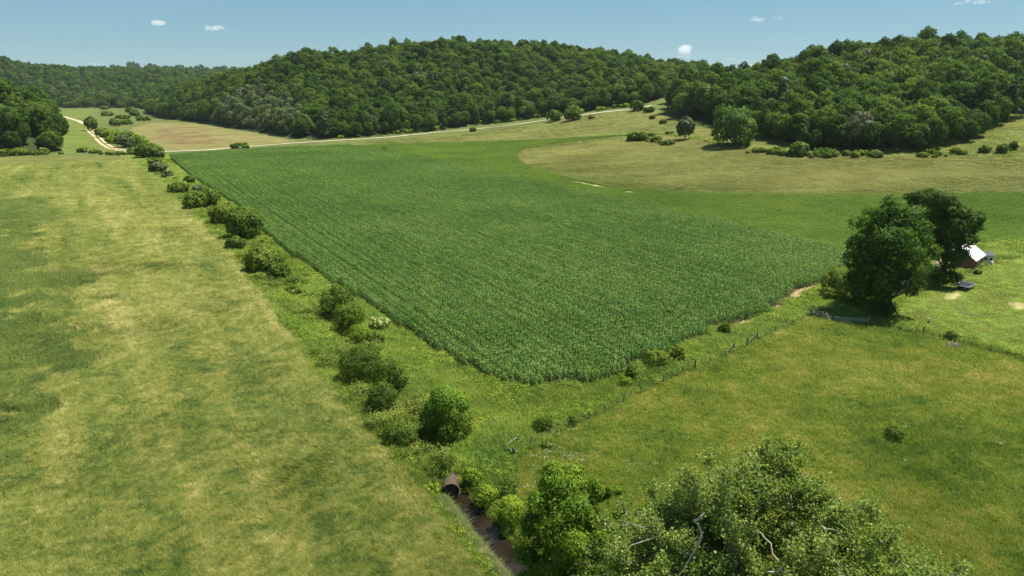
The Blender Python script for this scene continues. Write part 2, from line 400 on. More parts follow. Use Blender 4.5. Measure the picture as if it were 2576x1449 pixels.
# ------------------------------------------------------------------ scatter: one object of countless plants
PROTO = {}
def proto_collection(name, meshes):
    c = bpy.data.collections.new(name)
    for i, me in enumerate(meshes): c.objects.link(bpy.data.objects.new('%s_%02d' % (name, i), me))
    return c
def scatter(name, Pts, rot, scl, idx, coll, label, cat, carrier_mat=None):
    n = len(Pts); me = bpy.data.meshes.new(name)
    me.vertices.add(n); me.vertices.foreach_set('co', np.asarray(Pts, np.float32).ravel())
    a = me.attributes.new('prot', 'FLOAT_VECTOR', 'POINT'); a.data.foreach_set('vector', np.asarray(rot, np.float32).ravel())
    a = me.attributes.new('pscl', 'FLOAT_VECTOR', 'POINT'); a.data.foreach_set('vector', np.asarray(scl, np.float32).ravel())
    a = me.attributes.new('pidx', 'INT', 'POINT'); a.data.foreach_set('value', np.asarray(idx, np.int32))
    o = link(name, me)
    g = bpy.data.node_groups.new(name + '_scatter', 'GeometryNodeTree')
    g.interface.new_socket(name='Geometry', in_out='INPUT', socket_type='NodeSocketGeometry')
    g.interface.new_socket(name='Geometry', in_out='OUTPUT', socket_type='NodeSocketGeometry')
    gi = g.nodes.new('NodeGroupInput'); go = g.nodes.new('NodeGroupOutput')
    ci = g.nodes.new('GeometryNodeCollectionInfo'); ci.inputs['Collection'].default_value = coll
    ci.inputs['Separate Children'].default_value = True; ci.inputs['Reset Children'].default_value = True
    ip = g.nodes.new('GeometryNodeInstanceOnPoints'); ip.inputs['Pick Instance'].default_value = True
    def na(nm, ty):
        q = g.nodes.new('GeometryNodeInputNamedAttribute'); q.data_type = ty; q.inputs['Name'].default_value = nm
        return next(s for s in q.outputs if s.enabled and s.name == 'Attribute')
    er = g.nodes.new('FunctionNodeEulerToRotation')
    g.links.new(na('prot', 'FLOAT_VECTOR'), er.inputs[0])
    g.links.new(gi.outputs[0], ip.inputs['Points']); g.links.new(ci.outputs[0], ip.inputs['Instance'])
    g.links.new(na('pidx', 'INT'), ip.inputs['Instance Index']); g.links.new(er.outputs[0], ip.inputs['Rotation'])
    g.links.new(na('pscl', 'FLOAT_VECTOR'), ip.inputs['Scale']); g.links.new(ip.outputs[0], go.inputs[0])
    md = o.modifiers.new('scatter', 'NODES'); md.node_group = g
    return tag(o, label, cat, None, 'stuff')
def blade_patch(rng, n, half, hmin, hmax, wd, lean, spread, mat, name, broad=0):
    """patch of grass blades leaning towards +x"""
    C = np.column_stack([rng.uniform(-half, half, n), rng.uniform(-half, half, n), np.zeros(n)])
    h = rng.uniform(hmin, hmax, n); a = rng.normal(0, spread, n); ln = np.clip(rng.normal(lean, .25, n), 0, 1.6)
    D = np.column_stack([np.cos(a), np.sin(a), np.zeros(n)]); S = np.column_stack([-np.sin(a + rng.normal(0, .8, n)), np.cos(a), np.zeros(n)]); S = unit(S)
    w_ = (wd * rng.uniform(.7, 1.3, n))[:, None]
    up = np.array([0, 0, 1.0])
    M = C + up * (h * .6)[:, None] + D * (h * ln * .3)[:, None]
    T = C + up * (h * (1 - .25 * ln))[:, None] + D * (h * ln)[:, None]
    V = np.stack([C - S * w_ * .5, C + S * w_ * .5, M - S * w_ * .5, M + S * w_ * .5, T], 1).reshape(-1, 3)
    i = np.arange(n)[:, None] * 5
    F = np.concatenate([i + [0, 1, 3], i + [0, 3, 2], i + [2, 3, 4]])
    cv = np.repeat(rng.random(n), 5)
    return V, F, cv

# ------------------------------------------------------------------ zones of the valley floor (world polygons)
def poly(pts, zoff=0.0):
    a = np.array(pts, float); return px(a[:, 0], a[:, 1], zoff)[:, :2]
corn_near = [(425, 394), (447, 419), (490, 452), (547, 488), (600, 522), (663, 588), (727, 638), (800, 688), (845, 722), (905, 757), (986, 811), (1063, 863), (1142, 911), (1247, 957), (1320, 971), (1420, 967), (1509, 955),
             (1565, 942), (1613, 912), (1671, 887), (1729, 868), (1787, 831), (1842, 815), (1902, 800), (1960, 768), (2006, 738), (2060, 712), (2130, 668)]
corn_far = [(2140, 640), (2110, 614), (2000, 590), (1800, 548), (1500, 482), (1350, 450), (1200, 420), (1050, 388), (960, 372), (870, 362), (700, 367), (560, 377)]
ZP = {}
ZP['corn'] = np.concatenate([poly(corn_near), poly(corn_far, 2.1)])
ZP['soy'] = np.concatenate([poly(corn_far[::-1][2:], 2.1), poly([(2140, 660), (2330, 640), (2480, 612), (2576, 607), (2720, 600), (2720, 480), (2576, 484), (2350, 488), (2150, 490), (1950, 489), (1800, 487), (1680, 482), (1550, 472), (1430, 448), (1340, 424), (1304, 402), (1298, 388), (1320, 375), (1390, 362), (1500, 349), (1575, 341), (1650, 336), (1500, 344), (1350, 352), (1200, 356), (1050, 361), (960, 363)])])
ZP['hay'] = poly([(1650, 333), (1575, 341), (1500, 349), (1390, 362), (1320, 375), (1298, 388), (1304, 402), (1340, 424), (1430, 448), (1550, 472), (1680, 482), (1800, 487), (1950, 489), (2150, 490), (2350, 488), (2576, 484), (2720, 480), (2720, 395), (2576, 398), (2300, 396), (2000, 392), (1900, 378), (1800, 358), (1700, 340)])
ZP['upper'] = poly([(860, 358), (960, 361), (1050, 360), (1200, 355), (1350, 351), (1500, 343), (1650, 333), (1760, 345), (1790, 322), (1700, 300), (1640, 275), (1590, 277), (1500, 288), (1300, 318), (1000, 350)])
ZP['slope'] = poly([(1650, 333), (1760, 345), (1900, 378), (2000, 392), (2300, 396), (2576, 398), (2720, 395), (2720, 270), (2540, 300), (2440, 350), (2330, 380), (2060, 380), (1960, 360), (1900, 345), (1790, 322)])
ZP['brown'] = poly([(300, 347), (340, 320), (390, 308), (480, 309), (560, 322), (640, 336), (745, 355), (640, 365), (480, 379), (416, 380), (360, 366)])
ZP['reddish'] = poly([(395, 345), (400, 320), (470, 322), (560, 345), (610, 352), (560, 366), (480, 367), (430, 360)])
ZP['lane_field'] = poly([(150, 382), (140, 340), (158, 276), (235, 274), (225, 300), (240, 345), (300, 383)])
ZP['lawn'] = poly([(2215, 800), (2262, 762), (2300, 735), (2360, 712), (2420, 690), (2470, 672), (2500, 655), (2576, 646), (2760, 630), (2760, 950), (2576, 892), (2480, 868), (2400, 846), (2300, 822)])
ZP['pasture'] = poly([(1300, 1160), (1400, 1090), (1500, 1040), (1650, 968), (1747, 925), (1830, 893), (1900, 858), (1990, 815), (2045, 795), (2195, 812), (2300, 835), (2400, 858), (2480, 880), (2576, 905), (2760, 960), (2900, 1500), (2500, 1900), (1700, 1900), (1480, 1600), (1400, 1440), (1330, 1330), (1280, 1230)])
ZP['meadow'] = poly([(-500, 396), (0, 396), (330, 394), (372, 420), (410, 462), (470, 522), (540, 592), (600, 662), (680, 760), (735, 850), (800, 930), (860, 1000), (915, 1060), (960, 1120), (1020, 1190), (1075, 1260), (1130, 1335), (1190, 1410), (1240, 1500), (1320, 1700), (1300, 1950), (-600, 1950), (-800, 1000)])
ZP['lush'] = poly([(-300, 500), (20, 505), (75, 500), (100, 560), (75, 640), (95, 720), (125, 780), (110, 880), (125, 940), (60, 1000), (35, 1090), (-20, 1130), (-400, 1200)])
ZP['bare1'] = poly([(1640, 808), (1650, 798), (1690, 795), (1692, 803), (1668, 811)])
ZP['bare2'] = poly([(1553, 856), (1562, 845), (1582, 842), (1580, 851)])
ZP['bare3'] = poly([(1944, 776), (1985, 742), (2064, 708), (2072, 716), (2010, 748), (1955, 778)])
ZP['bare4'] = poly([(1838, 826), (1852, 812), (1900, 800), (1908, 804), (1860, 822)])
ZP['bare5'] = poly([(2368, 752), (2380, 740), (2412, 736), (2420, 744), (2400, 755)])
ZP['bare6'] = poly([(2530, 762), (2545, 756), (2620, 775), (2620, 790), (2556, 776)])
ZP['bare7'] = poly([(1425, 452), (1500, 465), (1540, 474), (1500, 471), (1440, 458)])
ZP['bare8'] = poly([(1565, 482), (1590, 481), (1592, 486), (1570, 487)])

def in_zone(n, x, y): return pip(x, y, ZP[n])
def hill_id(x, y):
    az = np.degrees(np.arctan2(x, y)); r = np.hypot(x, y)
    ia = np.clip(np.round((az + 75) / .25), 0, len(AZ) - 1).astype(int)
    ir = np.clip(np.round((np.log(np.maximum(r, 1)) - math.log(15)) / (math.log(600) / 699)), 0, 699).astype(int)
    return OWN[ia, ir]

# ------------------------------------------------------------------ ground: one sheet to the horizon
def build_ground():
    az = np.concatenate([np.arange(-180, -46, 3.0), np.arange(-46, 46.001, .115), np.arange(49, 178, 3.0)])
    r = np.exp(np.linspace(math.log(12), math.log(9000), 660))
    A, Rg = np.meshgrid(np.radians(az), r, indexing='ij')
    X = (Rg * np.sin(A)).ravel(); Y = (Rg * np.cos(A)).ravel(); Zz = H(X, Y)
    na, nr = len(az), len(r)
    i, j = np.meshgrid(np.arange(na), np.arange(nr - 1), indexing='ij'); i2 = (i + 1) % na
    F = np.stack([i * nr + j, i * nr + j + 1, i2 * nr + j + 1, i2 * nr + j], -1).reshape(-1, 4)
    V = np.column_stack([X, Y, Zz])
    me = mesh_arrays('ground', V, F, None, None, True)
    rr = np.hypot(X, Y)
    C = np.tile([.095, .115, .033], (len(X), 1))
    # edges of the zones wander a little, as field edges do
    wob = .006 * rr + .2
    xx = X + (fbm(X / 3, Y / 3, 71, 2) - .5) * wob; yy = Y + (fbm(X / 3, Y / 3, 72, 2) - .5) * wob
    C[(Y > 40) & (np.abs(np.degrees(np.arctan2(X, Y))) < 44) & (rr < 430)] = (.06, .085, .018)  # verge ground: dark thatch, darkened further for the shade under the grass
    def put(n, c, m=None):
        k = in_zone(n, xx, yy)
        C[k] = c
        return k
    put('upper', (.14, .145, .045)); put('slope', (.14, .155, .04)); put('lane_field', (.105, .135, .03))
    k = put('brown', (.15, .14, .05))
    f = fbm(xx / 26, yy / 26, 31, 4)
    k2 = in_zone('brown', xx, yy); q = sstep(.42, .6, f)[:, None]
    C[k2] = (C * (1 - q) + np.array([.165, .15, .06]) * q)[k2]
    k3 = in_zone('reddish', X + (f - .5) * 30, Y + (f - .5) * 60); q3 = np.clip(fbm(X / 14, Y / 22, 33, 4) * 2.6 - .75, 0, 1)[:, None] * .8
    C[k3] = (C * (1 - q3) + np.array([.135, .085, .042]) * q3)[k3]
    put('hay', (.12, .12, .036)); put('soy', (.05, .10, .018)); put('corn', (.085, .06, .035))
    put('meadow', (.11, .12, .032)); put('pasture', (.075, .095, .022)); put('lawn', (.13, .19, .028))  # meadow and pasture: dark thatch plus painted shade beneath the blades
    for n in ('bare1', 'bare2'): put(n, (.20, .15, .10))
    for n in ('bare3', 'bare4'): put(n, (.30, .22, .13))
    for n in ('bare5', 'bare6', 'bare7', 'bare8'): put(n, (.29, .26, .12))
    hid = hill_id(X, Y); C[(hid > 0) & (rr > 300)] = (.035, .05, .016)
    d, t = seg_dist(X, Y, creek); near = rr < 120
    kk = near & (d < 1.55); C[kk] = (.055, .055, .022)
    d2, t2 = seg_dist(X, Y, ditch); C[(rr < 450) & (d2 < 1.3)] = (.17, .13, .075)
    dm = np.hypot(X - mouth[0] + .25, Y - mouth[1] - .9); C[(dm < .8)] = (.24, .16, .10)
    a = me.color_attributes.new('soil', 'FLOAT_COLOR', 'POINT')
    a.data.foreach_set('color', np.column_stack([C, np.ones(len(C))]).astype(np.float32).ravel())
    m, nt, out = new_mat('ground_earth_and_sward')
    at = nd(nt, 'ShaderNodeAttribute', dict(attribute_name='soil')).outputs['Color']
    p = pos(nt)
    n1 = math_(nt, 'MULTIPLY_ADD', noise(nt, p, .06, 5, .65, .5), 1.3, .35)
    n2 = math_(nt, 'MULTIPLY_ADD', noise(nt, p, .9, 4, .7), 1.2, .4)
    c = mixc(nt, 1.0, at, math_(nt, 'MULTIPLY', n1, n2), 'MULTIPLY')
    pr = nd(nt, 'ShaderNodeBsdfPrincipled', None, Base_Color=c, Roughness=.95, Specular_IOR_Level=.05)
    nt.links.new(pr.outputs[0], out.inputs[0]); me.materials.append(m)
    o = link('ground', me); tag(o, 'valley floor and wooded hills of grass, crop and bare earth', 'ground', None, 'structure')
build_ground()

# ------------------------------------------------------------------ roads, track, water
def ribbon(name, line, half, lift, mat, label, cat, n=160, split=None, jag=.12):
    L = np.array(line); d = np.r_[0, np.cumsum(np.hypot(*np.diff(L[:, :2], axis=0).T))]
    s = np.linspace(0, d[-1], n); x = np.interp(s, d, L[:, 0]); y = np.interp(s, d, L[:, 1])
    for _ in range(3):
        x[1:-1] = (x[:-2] + 2 * x[1:-1] + x[2:]) / 4; y[1:-1] = (y[:-2] + 2 * y[1:-1] + y[2:]) / 4
    tx = np.gradient(x); ty = np.gradient(y); l = np.hypot(tx, ty); nx, ny = ty / l, -tx / l
    cols = split or [(-half, half)]; V = []; F = []
    rng = np.random.default_rng(len(name))
    for a, b in cols:
        k = 5; base = len(V)
        for i in range(n):
            e0, e1 = rng.normal(0, jag, 2)
            for q in range(k):
                o = a + e0 * (q == 0) + (b - a + e1 * (q == k - 1)) * q / (k - 1)
                V.append((x[i] + nx[i] * o, y[i] + ny[i] * o))
        for i in range(n - 1):
            for q in range(k - 1):
                c = base + i * k + q; F.append((c, c + 1, c + k + 1, c + k))
    V = np.array(V); z = H(V[:, 0], V[:, 1]) + lift
    me = mesh_arrays(name, np.column_stack([V, z]), np.array(F), mat)
    return tag(link(name, me), label, cat, None, 'structure')
gravel = solid('pale_gravel', (.29, .255, .19), (.47, .42, .32), .6, .95, .1)
sand = solid('sandy_track', (.34, .26, .15), (.50, .42, .27), .5, .95, .1)
rd = np.array([(330, 388), (380, 383), (440, 381), (520, 378), (620, 369), (740, 360), (850, 353.5), (980, 345), (1100, 333), (1200, 324), (1300, 312.5), (1400, 298), (1480, 287.5), (1560, 278), (1600, 273), (1640, 266)], float)
ribbon('gravel_road', px(rd[:, 0], rd[:, 1]), 2.4, .18, gravel, 'pale gravel road curving along the foot of the middle wooded hill', 'road', 260)
tr = np.array([(338, 386), (300, 377), (280, 373), (262, 363), (250, 352), (240, 340), (228, 331), (224, 325)], float)
trp = px(tr[:, 0], tr[:, 1])
ribbon('sandy_track', trp, 2.6, .2, sand, 'winding two-rut sandy track between green field and shrubs', 'track', 120, [(-2.7, -.7), (.7, 2.7)])
ln = np.array([(228, 322), (222, 316), (195, 304), (158, 293), (120, 285)], float)
ribbon('gravel_lane', px(ln[:, 0], ln[:, 1]), 2.6, .3, gravel, 'thin pale lane running to the dark wood far up the valley', 'lane', 60)

def build_water():
    L = creek; t = np.linspace(0, len(L) - 1, 60); x = np.interp(t, range(len(L)), L[:, 0]); y = np.interp(t, range(len(L)), L[:, 1])
    for _ in range(2): x[1:-1] = (x[:-2] + x[1:-1] + x[2:]) / 3; y[1:-1] = (y[:-2] + y[1:-1] + y[2:]) / 3
    x = np.r_[mouth[0] - .2, x]; y = np.r_[mouth[1] + .5, y]
    tx, ty = np.gradient(x), np.gradient(y); l = np.hypot(tx, ty); nx, ny = ty / l, -tx / l
    V = []; 
    for q in np.linspace(-2.3, 2.3, 7): V.append(np.column_stack([x + nx * q, y + ny * q, np.full(len(x), CREEK_Z)]))
    n = len(x); V = np.stack(V, 1).reshape(-1, 3)
    F = np.array([(i * 7 + q, i * 7 + q + 1, i * 7 + q + 8, i * 7 + q + 7) for i in range(n - 1) for q in range(6)])
    m, nt, out = new_mat('muddy_water')
    p = pos(nt); c = ramp(nt, noise(nt, p, .35, 3, .6, .5), [(.35, (.008, .006, .004)), (.65, (.022, .016, .011))])
    bp = nd(nt, 'ShaderNodeBump', None, Strength=.25, Distance=.02, Height=noise(nt, p, 4, 3))
    pr = nd(nt, 'ShaderNodeBsdfPrincipled', None, Base_Color=c, Roughness=.08, IOR=1.33, Specular_IOR_Level=.5, Normal=bp.outputs[0])
    nt.links.new(pr.outputs[0], out.inputs[0])
    tag(link('water', mesh_arrays('water', V, F, m)), 'brown muddy creek water flowing out of the rusty culvert', 'water', None, 'structure')
build_water()

# ------------------------------------------------------------------ tree kinds
LEAF_STOPS = [(0, (.022, .045, .012)), (.3, (.04, .08, .017)), (.6, (.062, .112, .021)), (.85, (.085, .14, .025)), (1, (.125, .175, .033))]
M_LEAF = leafy('broadleaf_foliage', LEAF_STOPS, .75, .3, .4, .018, .42, .08, .7, gain=(.95, 1.04, .88))
M_PINE = leafy('pine_needles', [(0, (.03, .06, .02)), (1, (.09, .13, .04))], .4, .6, 0, .1, .15)
M_GREY = leafy('greyish_foliage', [(0, (.10, .115, .07)), (1, (.2, .205, .13))], .5, .5, 0, .1, .2)
M_BARK = solid('grey_brown_bark', (.055, .042, .03), (.13, .105, .08), 4, .9, .1, 0, (1, 1, .25))
KIND_WORDS = ['round-crowned', 'tall narrow', 'broad domed', 'ragged-crowned', 'leaning-crowned', 'stout low-branched', 'many-lobed', 'open-crowned']
TREE = []          # (crown mesh, trunk mesh)
def make_tree(seed, Hh, R, z0, n_l, n, size, mat=M_LEAF, squash=.8, shell=.66, rmul=(.34, .5), lean=0.0, limbs=5):
    rng = np.random.default_rng(seed)
    hz = (Hh - z0) / 2
    lb = lobes_on(rng, int(n_l * 1.7), R, R, hz, (lean, 0, z0 + hz), R * rmul[0] * .78, R * rmul[1] * .82, shell * 1.08)
    cm = crown_mesh('crown', rng, lb, int(n * 1.6), size * .78, mat, squash, .7, soft=.6, dome=.2, fuzz=.16)
    tm = trunk_mb(rng, lb, (0, 0, 0), z0, .28 * Hh / 18, limbs).mesh('trunk', M_BARK)
    return cm, tm
TREE = [make_tree(1, 18, 6.2, 2.0, 22, 1500, .95), make_tree(2, 20, 5.0, 2.5, 22, 1400, .9), make_tree(3, 17, 7.2, 1.5, 26, 1700, 1.0), make_tree(4, 19, 6.0, 2.0, 17, 1300, .95, shell=.78, rmul=(.28, .46)),
        make_tree(5, 18, 6.2, 2.0, 20, 1400, .95, lean=.9), make_tree(6, 15, 6.5, .6, 22, 1500, .95), make_tree(7, 18, 6.6, 1.6, 32, 1700, .85, rmul=(.25, .4), shell=.75), make_tree(8, 19, 5.8, 3.0, 15, 1100, .9, shell=.8, rmul=(.26, .42))]
def make_pine(seed):
    rng = np.random.default_rng(seed); lb = []
    for k in range(13):
        z = 5 + k * 1.25; rr = 4.2 * (1 - (k / 13) ** 1.4) + .5
        for q in range(5 if k < 10 else 3):
            a = q * 6.283 / 5 + k * 1.1 + rng.normal() * .3; f = rng.uniform(.55, 1)
            lb.append((rr * f * math.cos(a), rr * f * math.sin(a), z + rng.normal() * .3, rng.uniform(.9, 1.35)))
    lb = np.array(lb)
    cm = crown_mesh('crown', rng, lb, 1500, .75, M_PINE, .4)
    return cm, trunk_mb(rng, lb, (0, 0, 0), 4, .26, 6, 20).mesh('trunk', M_BARK)
TREE.append(make_pine(9)); KIND_WORDS.append('layered pine')
TREE.append(make_tree(10, 17, 5.8, 2.5, 16, 900, .8, M_GREY, shell=.8, rmul=(.26, .4))); KIND_WORDS.append('thin greyish')
M_POPLAR = leafy('pale_poplar_foliage', [(0, (.07, .105, .045)), (.5, (.12, .165, .07)), (1, (.17, .22, .09))], .5, .5, .2, .05, .3, .08, .7)
TREE.append(make_tree(11, 19, 5.6, 1.5, 22, 1500, .85, M_POPLAR)); KIND_WORDS.append('pale grey-green poplar-like')

def joined(name, a, b):
    """crown and trunk as one mesh, for the massed wood"""
    def arr(me):
        v = np.empty(len(me.vertices) * 3, np.float32); me.vertices.foreach_get('co', v)
        me.calc_loop_triangles(); t = np.empty(len(me.loop_triangles) * 3, np.int32); me.loop_triangles.foreach_get('vertices', t)
        return v.reshape(-1, 3), t.reshape(-1, 3)
    va, ta = arr(a); vb, tb = arr(b)
    cv = np.empty(len(va), np.float32); a.attributes['cv'].data.foreach_get('value', cv)
    nv = np.empty(len(va) * 3, np.float32); a.attributes['custom_normal'].data.foreach_get('vector', nv)
    nb = np.empty(len(vb) * 3, np.float32); b.vertex_normals.foreach_get('vector', nb)
    me = mesh_arrays(name, np.concatenate([va, vb]), np.concatenate([ta, tb + len(va)]), a.materials[0], np.concatenate([cv, np.zeros(len(vb))]), False, np.concatenate([nv, nb]).reshape(-1, 3))
    me.materials.append(b.materials[0])
    mi = np.r_[np.zeros(len(ta), np.int32), np.ones(len(tb), np.int32)]; me.polygons.foreach_set('material_index', mi)
    return me
WOOD = proto_collection('wood_tree', [joined('wood_tree', *t) for t in TREE])

HILL_TEXT = {'right': ('the wooded hill above the curved hay field', 'trees on the hill above the curved hay field', 6.1, 40),
             'middle': ('the wooded hill behind the gravel road', 'trees on the hill behind the gravel road', 6.1, 50),
             'near': ('the dark wood beside the sandy track', 'trees of the dark wood beside the track', 7.6, 60),
             'far': ('', '', 9.5, 40), 'farther': ('', '', 18, 60)}
def forest_points():
    out = []
    for hi, (hn, hd) in enumerate(HILLS.items()):
        sp = HILL_TEXT[hn][2]; rng = np.random.default_rng(100 + hi)
        amin, amax = -43, 43
        if hn == 'near': amax = -29
        if hn == 'far': amax = -10
        if hn == 'farther': amin, amax = -33, -8
        m = (AZ >= amin) & (AZ <= amax); rmax = (hd['rc'][m] + HILL_TEXT[hn][3]).max()
        rmin = hd['re'][m].min()
        if hn == 'farther': rmin = rmax - 500
        gx = np.arange(rmax * math.sin(R_(amin)), rmax * math.sin(R_(max(amax, 0.5))), sp); gy = np.arange(rmin * .6, rmax, sp)
        X, Y = np.meshgrid(gx, gy); X = X + rng.uniform(-.75, .75, X.shape) * sp; Y = Y + rng.uniform(-.75, .75, X.shape) * sp
        X, Y = X.ravel(), Y.ravel(); az = np.degrees(np.arctan2(X, Y)); r = np.hypot(X, Y)
        re = np.interp(az, AZ, hd['re']); rc = np.interp(az, AZ, hd['rc'])
        k = (az > amin) & (az < amax) & (r > np.maximum(re + 3, rmin)) & (r < rc + HILL_TEXT[hn][3]) & ((hill_id(X, Y) == hi + 1) | ((hn == 'right') & (hill_id(X, Y) == 0) & (az > az_el(1690, 300)[0])))
        X, Y, r, re = X[k], Y[k], r[k], re[k]
        s = np.clip(rng.normal(.98, .2, len(X)), .55, 1.45) * {'right': .92, 'near': .86, 'middle': .8, 'far': .85, 'farther': 1.6}[hn]
        kind = rng.choice(10, len(X), p=[.15, .13, .15, .12, .11, .11, .11, .102, .006, .012])
        eu, ev, _d = to_px(np.column_stack([X, Y, H(X, Y) + 10]))
        if hn == 'middle': kind = np.where(((eu - 655) / 100) ** 2 + ((ev - 285) / 52) ** 2 < 1, 10, kind)
        edge = (r - re) < 12; s = np.where(edge, s * .82, s); kind = np.where(edge & (rng.random(len(X)) < .5) & (kind != 10), rng.choice([5, 2], len(X)), kind)
        out.append((hn, X, Y, r, r - re, s, kind, rng.uniform(0, 6.283, len(X))))
    return out
FP = forest_points()
cand = []
for hn, X, Y, r, d, s, kind, rot in FP:
    if hn.startswith('far'): continue
    Zt = H(X, Y); u, v, dep = to_px(np.column_stack([X, Y, Zt + 12]))
    vis = (u > -20) & (u < 2596)
    score = r + 2.0 * np.clip(d - 25, 0, 200) + np.where(vis, 0, 1e5)
    cand += [(score[i], hn, i) for i in range(len(X))]
cand.sort(); chosen = {}
for sc_, hn, i in cand[:262]: chosen.setdefault(hn, set()).add(i)
def place_tree(kind, loc, rot, scl, name, label, cat, group, zs=1.0):
    t = empty(name, loc, label, cat, group); t.rotation_euler = (0, 0, rot); t.scale = (scl, scl, scl * zs)
    cm, tm = TREE[kind]
    link('crown', cm, t); link('trunk', tm, t)
    return t
n_forest = 0
for hn, X, Y, r, d, s, kind, rot in FP:
    Zt = H(X, Y); ch = chosen.get(hn, set())
    for i in sorted(ch):
        place_tree(int(kind[i]), (X[i], Y[i], Zt[i] - .2), rot[i], s[i], 'pine_tree' if kind[i] == 8 else 'broadleaf_tree',
                   '%s tree at the lower edge of %s' % (KIND_WORDS[kind[i]], HILL_TEXT[hn][0]), 'tree', HILL_TEXT[hn][1])
    k = np.array([i for i in range(len(X)) if i not in ch], int)
    P = np.column_stack([X[k], Y[k], Zt[k] - .2]); n_forest += len(k)
    S = np.column_stack([s[k], s[k], s[k] * np.random.default_rng(5).uniform(.8, 1.15, len(k))])
    lab = {'right': 'dense green wood covering the slopes of the hill above the curved hay field', 'middle': 'dense mixed wood covering the broad hill behind the gravel road', 'near': 'dark wood on the slope beside the sandy track',
           'far': 'hazy wood on the long ridge up the valley', 'farther': 'bluish wood along the farthest horizon'}[hn]
    scatter('forest', P, np.column_stack([np.zeros(len(k)), np.zeros(len(k)), rot[k]]), S, kind[k], WOOD, lab, 'forest')
place_tree(8, P1(818, 349), .6, 1.05, 'pine_tree', 'single layered pine with bare lower trunk at the roadside edge of the wood', 'tree', None)
print('forest instances', n_forest)

# ------------------------------------------------------------------ corn and soybeans
rng = np.random.default_rng(7)
M_CORN = leafy('corn_leaves', [(0, (.022, .062, .012)), (.45, (.045, .118, .018)), (.78, (.09, .185, .034)), (1, (.22, .34, .09))], .15, .85, .25, .02, .35, .14, .43, (1.28, 1.2, .48), (1.02, .98, .9))  # palest stop paints bright leaf highlights into the colour
def corn_row(seed):
    rg = np.random.default_rng(seed); V = []; F = []; cv = []
    for px_ in np.arange(-1.5, 1.5, .25):
        hgt = rg.uniform(1.75, 2.25); x0 = px_ + rg.normal() * .04; y0 = rg.normal() * .05; az0 = rg.uniform(0, 6.28)
        for L in range(9):
            z = hgt * (.18 + .78 * L / 8); a = az0 + (L % 2) * math.pi + rg.normal() * .45
            ln = rg.uniform(.45, .7) * (1 - .35 * (L / 8) ** 2); up = rg.uniform(.35, .6) + .35 * (L / 8)
            D = np.array([math.cos(a), math.sin(a), 0]); S = np.array([-math.sin(a), math.cos(a), 0]) * .056
            p0 = np.array([x0, y0, z]); p1 = p0 + D * ln * .35 + np.array([0, 0, ln * up * .6]); p2 = p0 + D * ln * .72 + np.array([0, 0, ln * up * .62]); p3 = p0 + D * ln + np.array([0, 0, ln * (up * .62 - .38)])
            b = len(V); V += [p0 - S * .6, p0 + S * .6, p1 - S, p1 + S, p2 - S * .85, p2 + S * .85, p3 - S * .12, p3 + S * .12]
            F += [(b, b + 1, b + 3, b + 2), (b + 2, b + 3, b + 5, b + 4), (b + 4, b + 5, b + 7, b + 6)]; cv += [rg.random()] * 8
        b = len(V); V += [np.array([x0 - .02, y0, 0]), np.array([x0 + .02, y0, 0]), np.array([x0 + .015, y0, hgt]), np.array([x0 - .015, y0, hgt])]; F.append((b, b + 1, b + 2, b + 3)); cv += [.3] * 4
    return mesh_arrays('corn_row', V, np.array(F), M_CORN, cv)
CORN = proto_collection('corn_row', [corn_row(k) for k in range(6)])
ca, cb = px(1300, 442, 2.1)[0], px(2000, 590, 2.1)[0]
crow = unit((cb - ca)[None, :2])[0]; cang = math.atan2(crow[1], crow[0]); cperp = np.array([-crow[1], crow[0]])
def row_points(zone, along, across, bare=(), wave=0.0):
    pl = ZP[zone]; s = pl @ crow; t = pl @ cperp
    S, T = np.meshgrid(np.arange(s.min(), s.max(), along), np.arange(t.min(), t.max(), across))
    S = S + rng.uniform(-.3, .3, S.shape); T = T + rng.normal(0, .03, T.shape)
    X = (S[..., None] * crow + T[..., None] * cperp); X = X.reshape(-1, 2)
    k = in_zone(zone, X[:, 0], X[:, 1])
    for b in bare: k &= ~in_zone(b, X[:, 0], X[:, 1])
    return X[k]
XC = row_points('corn', 2.9, .96, ('bare1', 'bare2', 'bare3', 'bare4'))
n = len(XC); print('corn rows', n)
g = fbm(XC[:, 0] / 14, XC[:, 1] / 14, 3, 3); dist = np.hypot(XC[:, 0], XC[:, 1])
rowid = np.round(XC @ cperp / .96).astype(int); rowrand = np.random.default_rng(3).random(4000)[rowid % 4000]; passrand = np.random.default_rng(4).random(4000)[(rowid // 12) % 4000]
hs = (.84 + .26 * g) * (.82 + .27 * rowrand + .1 * passrand)
edge = np.ones(n)
flip = np.where(rng.random(n) < .5, math.pi, 0)
scatter('corn_crop', np.column_stack([XC, H(XC[:, 0], XC[:, 1]) - .03]), np.column_stack([rng.normal(0, .02, n), rng.normal(0, .02, n), cang + flip]),
        np.column_stack([np.ones(n), np.ones(n) * rng.uniform(.9, 1.15, n), hs]), rng.integers(0, 6, n), CORN, 'dark green field of tall leafy corn in close rows', 'corn')
M_SOY = leafy('soybean_leaves', [(0, (.05, .11, .016)), (.5, (.085, .15, .024)), (1, (.14, .21, .035))], .2, .5, .6, .03, .35, .1, .6, (1.2, 1.2, .5), (1.12, 1.12, 1.05))
def soy_row(seed):
    rg = np.random.default_rng(seed); n = 150
    C = np.column_stack([rg.uniform(-1.7, 1.7, n), rg.normal(0, .2, n), rg.uniform(.1, .5, n)])
    V, F, cv = cards(rg, C, np.column_stack([rg.normal(0, .4, n), rg.normal(0, .4, n), np.ones(n)]), .26, .8, 'rhomb')
    return mesh_arrays('soybean_row', V, F, M_SOY, cv)
SOY = proto_collection('soybean_row', [soy_row(k) for k in range(4)])
XS = row_points('soy', 3.2, .8, ('bare7', 'bare8'))
